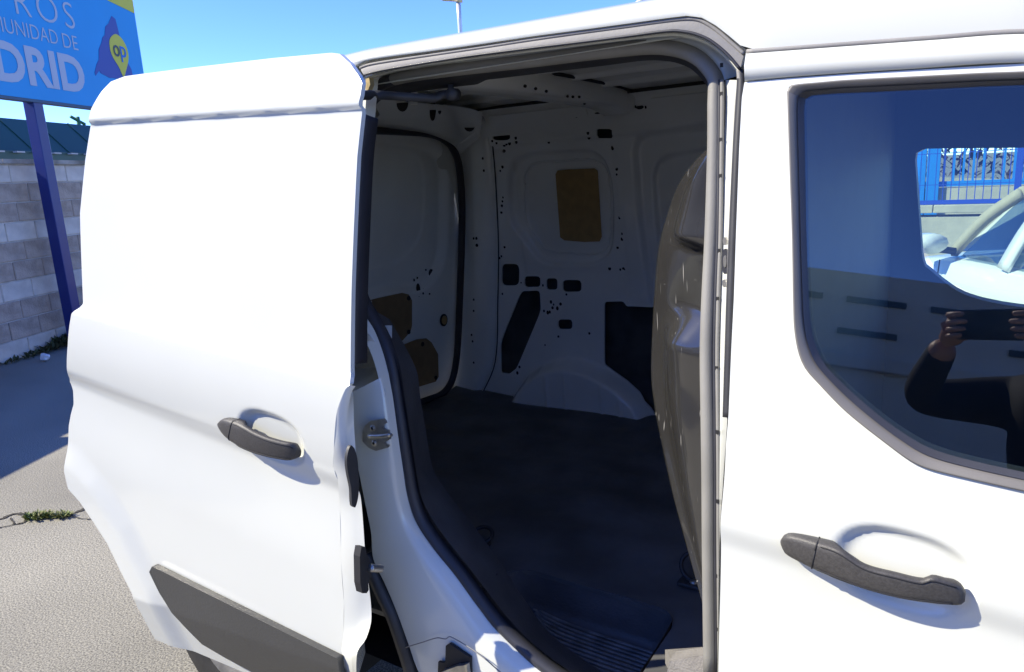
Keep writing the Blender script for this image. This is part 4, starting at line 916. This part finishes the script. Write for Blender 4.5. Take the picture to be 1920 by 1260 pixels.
# upper roller arm of the sliding door
tube('roller_arm', [at(672, 179, 1, .05), at(700, 178, 1, .10), at(740, 180, 1, .15), at(790, 183, 1, .19), at(815, 184, 1, .21), at(828, 178, 1, .22), at(850, 177, 1, .23)], [(-.008, -.004), (.008, -.004), (.008, .004), (-.008, .004)], M_['rubber'], van, up=(0, 1, 0))
tube('roller_post', [at(845, 180, 1, .225), at(845, 158, 1, .225)], .006, M_['rubber'], van, sub=2)
lathe('roller', [(.0001, -.01), (.012, -.01), (.012, .01), (.0001, .01)], M_['rubber'], van, 16).location = at(850, 177, 1, .22)
# hinge screws on the pillar
for px, py in ((1362, 452), (1361, 531)): dark_disc(van, at(px, py, 1, Y(.036)), (-.6, -.8, 0), .005, .006, 'pillar_bolt', 'metal')
for r0, r1, m_ in ((.012, .019, 'seal_dark'), (.006, .009, 'metal')): dark_disc(van, at(1362, 490, 1, Y(.036-.002*(m_ == 'metal'))), (-.6, -.8, 0), r0*.7, r1, 'pillar_plug', m_)
# ---- cab seen through the front window
def yfc(z): return 1.70-.16*(np.asarray(z, float)-1.15)*(np.asarray(z) > 1.15)
fcg = lambda P: float(yfc(P[2]))
def c2(pts): return [tuple(at(px, py, 1, fcg)[[0, 2]]) for px, py in pts]
fw = c2([(1714, 300), (1716, 286), (1726, 279), (1800, 278), (1920, 277)]); fwl = c2([(1920, 580), (1880, 574), (1841, 566), (1812, 557), (1790, 546), (1765, 528), (1745, 511), (1731, 500), (1727, 480), (1724, 440), (1718, 360)])
fwin = fw+[(fw[-1][0]+.75, fw[-1][1]-.04), (fw[-1][0]+.95, 1.25)]+[(fwl[0][0]+.8, fwl[0][1]-.01)]+fwl
def fcf(a, b): return np.stack([a, yfc(b)-.03*sstep(sdist(a, b, fwin), -.10, -.015)*0+.03*sstep(sdist(a, b, fwin), -.12, -.02), b], 1)
fcd = sheet('far_door_inside', [(-.33, .45), (1.6, .45), (1.6, 1.15), (1.3, 1.72), (-.33, 1.78)], [fwin], .02, fcf, M_['cabtrim'], van, rim=(0, .06, 0))
sheet('far_window_glass', np.array(fwin), [], .2, lambda a, b: np.stack([a, yfc(b)+.05, b], 1), M_['glass_far'], fcd)
mesh_obj('cab_ceiling', [(-.30, .16, 1.735), (1.3, .22, 1.66), (1.3, 1.7, 1.66), (-.31, 1.7, 1.735)], [(0, 1, 2, 3)], M_['soffit'], van, False)
mesh_obj('cab_rear_trim', [(-.29, .13, .45), (-.29, 1.76, .45), (-.29, 1.76, 1.78), (-.29, .16, 1.74)], [(0, 1, 2, 3)], M_['cabtrim'], van, False)
mesh_obj('cab_floor', [(-.29, .1, .5), (1.5, .1, .5), (1.5, 1.7, .5), (-.29, 1.7, .5)], [(0, 1, 2, 3)], M_['mat'], van, False)
mesh_obj('dashboard', [(1.0, .1, .5), (1.0, 1.7, .5), (.95, 1.7, 1.12), (.95, .1, 1.12), (1.6, 1.7, 1.18), (1.6, .1, 1.18)], [(0, 1, 2, 3), (3, 2, 4, 5)], M_['cabtrim'], van, False)
def seat(y):
    s = empty('front_seat', (0, 0, 0), 'x', 'x'); del s['label']; del s['category']; s.parent = van
    box('cushion', (.62, y, .66), (.5, .46, .16), M_['trim'], s, .05, seg=3)
    box('backrest', (.40, y, .88), (.16, .46, .50), M_['trim'], s, .06, axes=[(.97, 0, .22), (0, 1, 0), (-.22, 0, .97)], seg=3)
seat(.45); seat(1.30)

prism('sealing_foam', [at(686, 148, 1, .135), at(692, 146, 1, .135), at(694, 158, 1, .135), at(690, 169, 1, .135), at(684, 168, 1, .135)], (0, .012, 0), M_['foam'], van)

# dark joints where the bow and the rail meet the roof skin, and along the corner pillar seam
for dx in (-.006, .198): tube('bow_joint', bowc(dx, .004)[2:-1], .007, M_['dark'], bow, sub=1)
tube('rail_joint', [np.array([x, yt-.118, CZ-.002]) for x in (-1.9, -1.4, -.9, -.3)], .006, M_['dark'], rail, sub=2)
tube('pillar_joint', [p+np.array([.010, -.004, 0]) for p in cs], .0022, M_['dark'], pil)
for x0, x1 in ((-1.70, -1.27), (-1.02, -.80)):
    prism('rail_plate', [np.array([x0, yt-.0405, zt+.006]), np.array([x1, yt-.0405, zt+.006]), np.array([x1, yt-.062, zt+.040]), np.array([x0, yt-.062, zt+.040])], (0, -.003, -.002), M_['paint_in'], rail)

# ------------------------------------------------------------------ beyond the far window: parked convertible, low wall and fences
M_['car_w'] = mat('car_white', (.78, .80, .79), .25, coat=.6); M_['car_d'] = mat('car_dark', (.02, .022, .028), .25, coat=.8)
M_['top'] = mat('soft_top', (.42, .38, .28), .85, var=.1, vscale=30, bump=.2, bscale=200)
M_['fence'] = mat('fence_blue', (.012, .25, .75), .45, coat=.1); M_['fence_d'] = mat('fence_dark_blue', (.02, .07, .48), .45)
M_['lwall'] = mat('pale_wall', (.60, .55, .42), .9, col2=(.45, .42, .33), vscale=3, bump=.3, bscale=30)
M_['hedge'] = mat('hedge', (.10, .035, .06), .8, col2=(.03, .03, .03), vscale=5)
M_['chrome'] = mat('chrome', (.7, .7, .7), .15, metal=1)
M_['seatcream'] = mat('cream_seat', (.5, .45, .28), .7)
M_['lamp_glass'] = mat('lamp_glass', (.25, .30, .36), .08, coat=1.)
def car(name, label, O, f, paint, top, group=None):
    """small two-door car; local x forward, y left, z up; origin under the foot of the left windscreen pillar's axle line"""
    f = np.array([*f, 0.]); f /= np.linalg.norm(f); l = np.array([-f[1], f[0], 0]); T = lambda x, y, z: (x, y, z)
    c = empty(name, O, label, 'car', group); c.rotation_euler = (0, 0, math.atan2(f[1], f[0]))
    S = [(-2.05, .45, .30, .62, .66), (-2.0, .70, .26, .80, .86), (-1.7, .80, .24, .92, .97), (-1.2, .83, .24, .94, .98), (-.5, .84, .24, .93, .97), (.1, .84, .24, .92, .97), (.45, .83, .24, .90, .96), (.8, .82, .24, .86, .92), (1.15, .79, .25, .78, .84), (1.38, .70, .27, .66, .72), (1.46, .45, .32, .54, .58)]
    curves = []
    for k in range(11):
        cu = []
        for (x, wd, z0, zs, zc) in S:
            pr = [(-.9, z0), (-1.0, z0+.12), (-1.0, zs-.16), (-.965, zs-.03), (-.86, zs), (0, zc), (.86, zs), (.965, zs-.03), (1.0, zs-.16), (1.0, z0+.12), (.9, z0)][k]
            cu.append((x, pr[0]*wd, pr[1]))
        curves.append(cu)
    body = loft('body', curves, 60, paint, c, sub=6)
    wb, wt = .36, -.02   # windscreen base and top
    zt = 1.30
    glass = lambda n, q: mesh_obj(n, q, [(0, 1, 2, 3)], M_['glass_car'], c, False)
    glass('windscreen', [(wb, -.70, .94), (wb, .70, .94), (wt, .56, zt), (wt, -.56, zt)])
    for s in (-1, 1):
        glass('side_window', [(wb-.16, s*.77, .93), (-1.15, s*.77, .95), (-.95, s*.60, zt-.03), (wt-.03, s*.585, zt-.02)])
        tube('windscreen_pillar', [(wb+.02, s*.735, .93), ((wb+wt)/2, s*.665, 1.15), (wt, s*.58, zt)], [(-.028, -.02), (.028, -.02), (.028, .02), (-.028, .02)], top, c, up=(0, 1, 0))
        m1 = [(wb-.02, s*.80, .98), (wb+.0, s*.90, 1.0), (wb+.01, s*.98, 1.0), (wb+.01, s*1.02, .99)]
        tube('door_mirror', [(wb-.14, s*.93, 1.01), (wb-.10, s*.93, 1.01), (wb+.02, s*.93, 1.0), (wb+.08, s*.92, .985)], [(.095*math.cos(a), .062*math.sin(a)) for a in np.linspace(0, 2*math.pi, 13)[:-1]], paint, c, up=(0, 0, 1), scale=[1., 1, 1, 1, 1, 1, 1.02, 1.02, 1., 1, 1, .95, .92, .88, .8, .7, .58, .42, .2])
        tube('door_pillar', [(-.33, s*.80, .92), (-.36, s*.72, 1.12), (-.40, s*.615, 1.32)], [(-.045, -.012), (.045, -.012), (.045, .012), (-.045, .012)], paint, c, up=(0, 1, 0))
        tube('mirror_stalk', [(wb-.06, s*.76, .95), (wb-.06, s*.90, .975)], .022, M_['rubber'], c, sub=3)
        for x in (-1.45, .85):
            wv = empty('wheel', (x, s*.68, .30), 'x', 'x'); del wv['label']; del wv['category']; wv.parent = c
            lathe('tyre', [(.19, .0), (.21, s*.14), (.28, s*.15), (.30, s*.12), (.30, -s*.05), (.2, -s*.06)], M_['tyre'], wv, 28); lathe('rim', [(.01, s*.10), (.08, s*.12), (.17, s*.09), (.2, s*.13)], M_['metal'], wv, 28)
        loft('headlight', [[(.98, s*.805, .52), (.93, s*.815, .66), (.90, s*.79, .83)], [(1.18, s*.775, .50), (1.15, s*.775, .64), (1.10, s*.73, .815)], [(1.38, s*.66, .50), (1.34, s*.66, .60), (1.28, s*.62, .74)]], 12, M_['lamp_glass'], c)
        tube('door_gap', [(.30, s*.845, .30), (.33, s*.85, .6), (.31, s*.84, .90)], .004, M_['dark'], c)
    tc = []
    for y_, zz_ in ((-.60, -.05), (-.52, .01), (-.3, .045), (0, .06), (.3, .045), (.52, .01), (.60, -.05)):
        tc.append([(wt+.04, y_*.97, zt+zz_), (-.5, y_, zt+zz_+.03), (-1.0, y_, zt+zz_-.01), (-1.35, y_*1.05, 1.2+zz_*.5), (-1.65, y_*1.15, .98)])
    loft('soft_top', tc, 24, top, c); 
    loft('soft_top_side', [[(-.95, -.62, zt-.06), (-1.2, -.68, 1.15), (-1.3, -.74, .96)], [(-1.1, -.61, zt-.05), (-1.4, -.64, 1.15), (-1.68, -.68, .97)]], 10, top, c)
    loft('soft_top_side', [[(-.95, .62, zt-.06), (-1.2, .68, 1.15), (-1.3, .74, .96)], [(-1.1, .61, zt-.05), (-1.4, .64, 1.15), (-1.68, .68, .97)]], 10, top, c)
    tube('windscreen_frame', [(wt+.03, -.57, zt), (wt+.05, 0, zt+.035), (wt+.03, .57, zt)], .035, top, c)
    for s in (-1, 1):
        box('seat', (-.45, s*.36, .95), (.14, .44, .60), M_['seatcream'], c, .05, seg=3)
    return c
fdir = np.array([-.45, .893]); ldir = np.array([-.893, -.45])
pb_ = at(1888, 503, 2, .93); O = np.array([*(pb_[:2]+fdir*.35-ldir*.79), 0.])
car('parked_car', 'white car with a beige roof parked beyond the far cab window', O, fdir, M_['car_w'], M_['top'])
# low pale wall with mesh fence
LW = 9.6
lw = empty('garden_wall', (0, LW, 0), 'low pale rendered wall carrying a thin blue mesh fence', 'wall')
zc_ = .5*(at(1790, 378, 1, LW)[2]+at(1760, 380, 1, LW)[2])-.03
zl_ = at(1770, 400, 1, LW)[2]
box('wall_base', (0, .2, zl_/2-.02), (14, .36, zl_-.04), M_['lwall'], lw, .01); 
for k in range(20): box('cap_block', (-6.65+k*.7, .2, (zc_+zl_)/2), (.69, .44, zc_-zl_-.01), M_['lwall'], lw, .008)
mf = empty('mesh_fence', (0, LW, zc_), 'thin blue wire mesh fence standing on the low pale wall', 'fence')
box('bottom_rail', (0, .1, .025), (14, .05, .05), M_['fence_d'], mf)
for k in range(56): box('wire', (-2.4+k*.085, .1, .55), (.009, .009, 1.05), M_['fence_d'], mf)
for z_ in (.24, .62, .95): box('cross_wire', (0, .1, z_), (14, .008, .008), M_['fence_d'], mf)
px_ = at(1910, 330, 1, LW)[0]
for k in range(-4, 5): box('post', (px_+k*1.25+.0, .06, .62), (.07, .07, 1.3), M_['fence_d'], mf)
# blue bar fence and gate
BF = 12.
bf = empty('bar_fence', (0, BF, 0), 'bright blue steel bar fence with a thick bottom rail', 'fence')
zr0, zr1 = at(1800, 349, 1, BF)[2], at(1800, 339, 1, BF)[2]
box('bottom_rail', (0, 0, (zr0+zr1)/2), (16, .06, zr1-zr0), M_['fence'], bf); box('top_rail', (0, 0, zr1+1.25), (16, .05, .06), M_['fence'], bf)
for k in range(60): box('bar', (-3.5+k*.125, 0, zr1+.62), (.030, .03, 1.24), M_['fence'], bf)
for x in (at(1726, 300, 1, BF)[0], at(1752, 300, 1, BF)[0], at(1862, 300, 1, BF)[0]+1.2): box('gate_post', (x, -.05, (zr1+1.6)/2), (.17, .12, zr1+1.6), M_['fence'], bf)
box('base_kerb', (0, .1, zr0/2-.01), (16, .25, zr0-.02), M_['lwall'], bf)
bk_ = empty('back_wall', (0, 13.6, 0), 'pale garden wall behind the bright blue bar fence', 'wall'); zz1 = at(1760, 330, 1, 13.6)[2]
mesh_obj('face', [(-9, 0, 0), (9, 0, 0), (9, 0, zz1-.55), (.2, 0, zz1-.1), (-1.2, 0, zz1), (-9, 0, zz1)], [(0, 1, 2, 3, 4, 5)], M_['lwall'], bk_, False)
mesh_obj('top', [(-9, 0, zz1), (-1.2, 0, zz1), (.2, 0, zz1-.1), (9, 0, zz1-.55), (9, .3, zz1-.55), (-9, .3, zz1)], [(0, 1, 2, 3, 4, 5)], M_['lwall'], bk_, False)
hv = [(x, 14.4+rng.normal(0, .25), z_) for x in np.arange(-4, 4, .11) for z_ in np.arange(.6, 3.2, .13)]
hg = leaves('hedge', hv, .16, M_['hedge']); hg['label'] = 'dark purple-leaved hedge behind the blue fence'

# ------------------------------------------------------------------ behind the camera (seen mirrored in the cab window)
M_['conc'] = mat('pale_concrete', (.80, .76, .69), .9, col2=(.70, .66, .60), vscale=.8); M_['slit'] = mat('dark_slit_glass', (.02, .022, .025), .2)
fb = empty('concrete_hall', (-1.2, -12.6, 0), 'pale concrete industrial hall with narrow dark slit windows, facing the van', 'building'); fb.rotation_euler = (0, 0, math.atan2(-.4, .917))
box('facade', (0, -6, 2.33), (44, 12, 4.66), M_['conc'], fb)
box('ledge', (0, .05, 3.1), (44, .3, .22), M_['conc'], fb, .02); box('plinth', (0, .08, .5), (44, .3, 1.0), M_['conc'], fb, .02)
for k in range(-9, 10):
    sw = box('slit_window', (k*1.35-.5, .02, 4.18), (.95, .06, .10), M_['slit'], fb)
    if k % 2 == 0: box('slit_window', (k*1.35-.6, .02, 3.62), (.95, .06, .10), M_['slit'], fb)
car('parked_car', 'dark parked car standing in front of the concrete hall', np.array([.4, -5.4, 0]), (-1, -.04), M_['car_d'], M_['car_d'])
# ------------------------------------------------------------------ the photographer (only mirrored in the glass)
M_['jacket'] = mat('navy_jacket', (.012, .013, .02), .8, var=.3, vscale=20); M_['trouser'] = mat('dark_trousers', (.02, .02, .024), .85)
M_['skin'] = mat('skin', (.52, .30, .21), .5, var=.1, vscale=30); M_['hair'] = mat('dark_hair', (.02, .014, .01), .6); M_['shoe'] = mat('shoe', (.02, .02, .02), .5)
def skin_mesh(verts, edges, rad, lvl=2):
    me = bpy.data.meshes.new('tmp'); me.from_pydata([tuple(v) for v in verts], edges, []); ob = bpy.data.objects.new('tmp', me); COL.objects.link(ob)
    mo_ = ob.modifiers.new('s', 'SKIN'); mo_.use_smooth_shade = True
    for i, r in enumerate(rad): me.skin_vertices[0].data[i].radius = (r, r) if np.isscalar(r) else r
    me.skin_vertices[0].data[0].use_root = True
    s2_ = ob.modifiers.new('u', 'SUBSURF'); s2_.levels = lvl; s2_.render_levels = lvl
    dg = bpy.context.evaluated_depsgraph_get(); dg.update(); m2 = bpy.data.meshes.new_from_object(ob.evaluated_get(dg)); bpy.data.objects.remove(ob); return m2
FH = np.array([FW[0], FW[1], 0]); FH /= np.linalg.norm(FH); RH = np.array([FH[1], -FH[0], 0]); ZH = np.array([0, 0, 1.])
PB = np.array([CAM[0], CAM[1], 0])-FH*.44-RH*.02
L_ = lambda r, f, z: PB+RH*r+FH*f+ZH*z
pc = lambda r, u, f: CAM+RT*r+UP*u+FW*f
wl_, wr__ = pc(-.150, -.045, -.05), pc(.125, -.045, -.05)
V = [L_(0, 0, .98), L_(0, .0, 1.12), L_(0, -.01, 1.30), L_(0, 0, 1.44), L_(0, .02, 1.53), L_(0, .04, 1.60), L_(0, .055, 1.68), L_(0, .045, 1.75),
     L_(-.19, -.01, 1.43), L_(-.33, .22, 1.40), wl_, L_(.19, -.01, 1.43), L_(.31, .20, 1.38), wr__,
     L_(-.10, 0, .90), L_(-.11, .01, .50), L_(-.12, -.02, .09), L_(-.12, .12, .04), L_(.10, 0, .90), L_(.11, .01, .50), L_(.12, -.02, .09), L_(.12, .12, .04)]
E_ = [(0, 1), (1, 2), (2, 3), (3, 4), (4, 5), (5, 6), (6, 7), (3, 8), (8, 9), (9, 10), (3, 11), (11, 12), (12, 13), (0, 14), (14, 15), (15, 16), (16, 17), (0, 18), (18, 19), (19, 20), (20, 21)]
Rd = [(.17, .12), (.16, .12), (.19, .12), (.15, .10), .06, .075, .095, .07, .085, .058, .036, .085, .058, .036, .095, .065, .05, .04, .095, .065, .05, .04]
me = skin_mesh(V, E_, Rd); per = bpy.data.objects.new('person', me); COL.objects.link(per)
for k in ('jacket', 'trouser', 'skin', 'shoe'): me.materials.append(M_[k])
for p in me.polygons:
    z_ = p.center.z; q = np.array(p.center); hand = min(np.linalg.norm(q-wl_), np.linalg.norm(q-wr__)) < .05
    p.material_index = 2 if (z_ > 1.535 and np.linalg.norm((q-L_(0, .04, 1.65))[:2]) < .13) or hand else (3 if z_ < .1 else (1 if z_ < .93 else 0)); p.use_smooth = True
tag(per, 'person in a dark jacket holding up a phone, mirrored in the cab window', 'person')
def hand(sg_, wrist):
    """palm with four fingers closed on the phone's end and the thumb behind it"""
    v = [wrist, pc(sg_*.118, -.018, -.034), pc(sg_*.104, .0, -.028)]; e = [(0, 1), (1, 2)]; r = [.03, (.034, .02), (.032, .018)]
    for k, (u, l) in enumerate(((.030, .048), (.012, .056), (-.006, .052), (-.022, .042))):
        b = len(v); v += [pc(sg_*.108, u, -.018), pc(sg_*.106, u*1.05, .004), pc(sg_*(.106-l*.5), u*1.05+.002, .010), pc(sg_*(.106-l), u+.003, .009)]
        e += [(2, b), (b, b+1), (b+1, b+2), (b+2, b+3)]; r += [.0105, .0088, .0080, .0062]
    b = len(v); v += [pc(sg_*.098, -.028, -.034), pc(sg_*.075, -.022, -.032), pc(sg_*.052, -.012, -.028)]; e += [(1, b), (b, b+1), (b+1, b+2)]; r += [.013, .011, .009]
    m2 = skin_mesh(v, e, r, 1); o = bpy.data.objects.new('hand', m2); COL.objects.link(o); m2.materials.append(M_['skin']); o.parent = per
    for p in m2.polygons: p.use_smooth = True
hand(-1, wl_); hand(1, wr__)
hc_ = L_(0, .03, 1.735); bm = bmesh.new(); bmesh.ops.create_icosphere(bm, subdivisions=3, radius=1)
for v in bm.verts:
    d_ = np.array(v.co); q = hc_+RH*d_[0]*.088+FH*d_[1]*.10+ZH*d_[2]*.085
    v.co = Vector(q+rng.normal(0, .002, 3))
bmesh.ops.delete(bm, geom=[v for v in bm.verts if (v.co.z < 1.70 and (np.array(v.co)-hc_)@FH > -.02) or v.co.z < 1.66], context='VERTS')
me = bpy.data.meshes.new('hair'); bm.to_mesh(me); bm.free(); o = bpy.data.objects.new('hair', me); COL.objects.link(o); me.materials.append(M_['hair']); o.parent = per
for s_ in (-1, 1):
    for nm, r_, f_, z_, sz, m_ in (('eye', .034, .135, 1.668, .010, 'hair'), ('ear', .092, .04, 1.665, .022, 'skin')):
        bm = bmesh.new(); bmesh.ops.create_icosphere(bm, subdivisions=2, radius=sz, matrix=Matrix.Translation(Vector(L_(s_*r_, f_, z_)))); me = bpy.data.meshes.new(nm); bm.to_mesh(me); bm.free()
        o = bpy.data.objects.new(nm, me); COL.objects.link(o); me.materials.append(M_[m_]); o.parent = per
tube('nose', [L_(0, .140, 1.672), L_(0, .158, 1.645), L_(0, .145, 1.632)], .011, M_['skin'], per); tube('mouth', [L_(-.022, .138, 1.606), L_(0, .143, 1.604), L_(.022, .138, 1.606)], .005, M_['hair'], per)
ph = box('mobile_phone', pc(-.012, .006, -.0145), (.165, .009, .076), M_['slit'], None, .004, axes=[RT, FW, UP]); tag(ph, 'dark mobile phone held sideways in both hands of the mirrored person', 'phone')
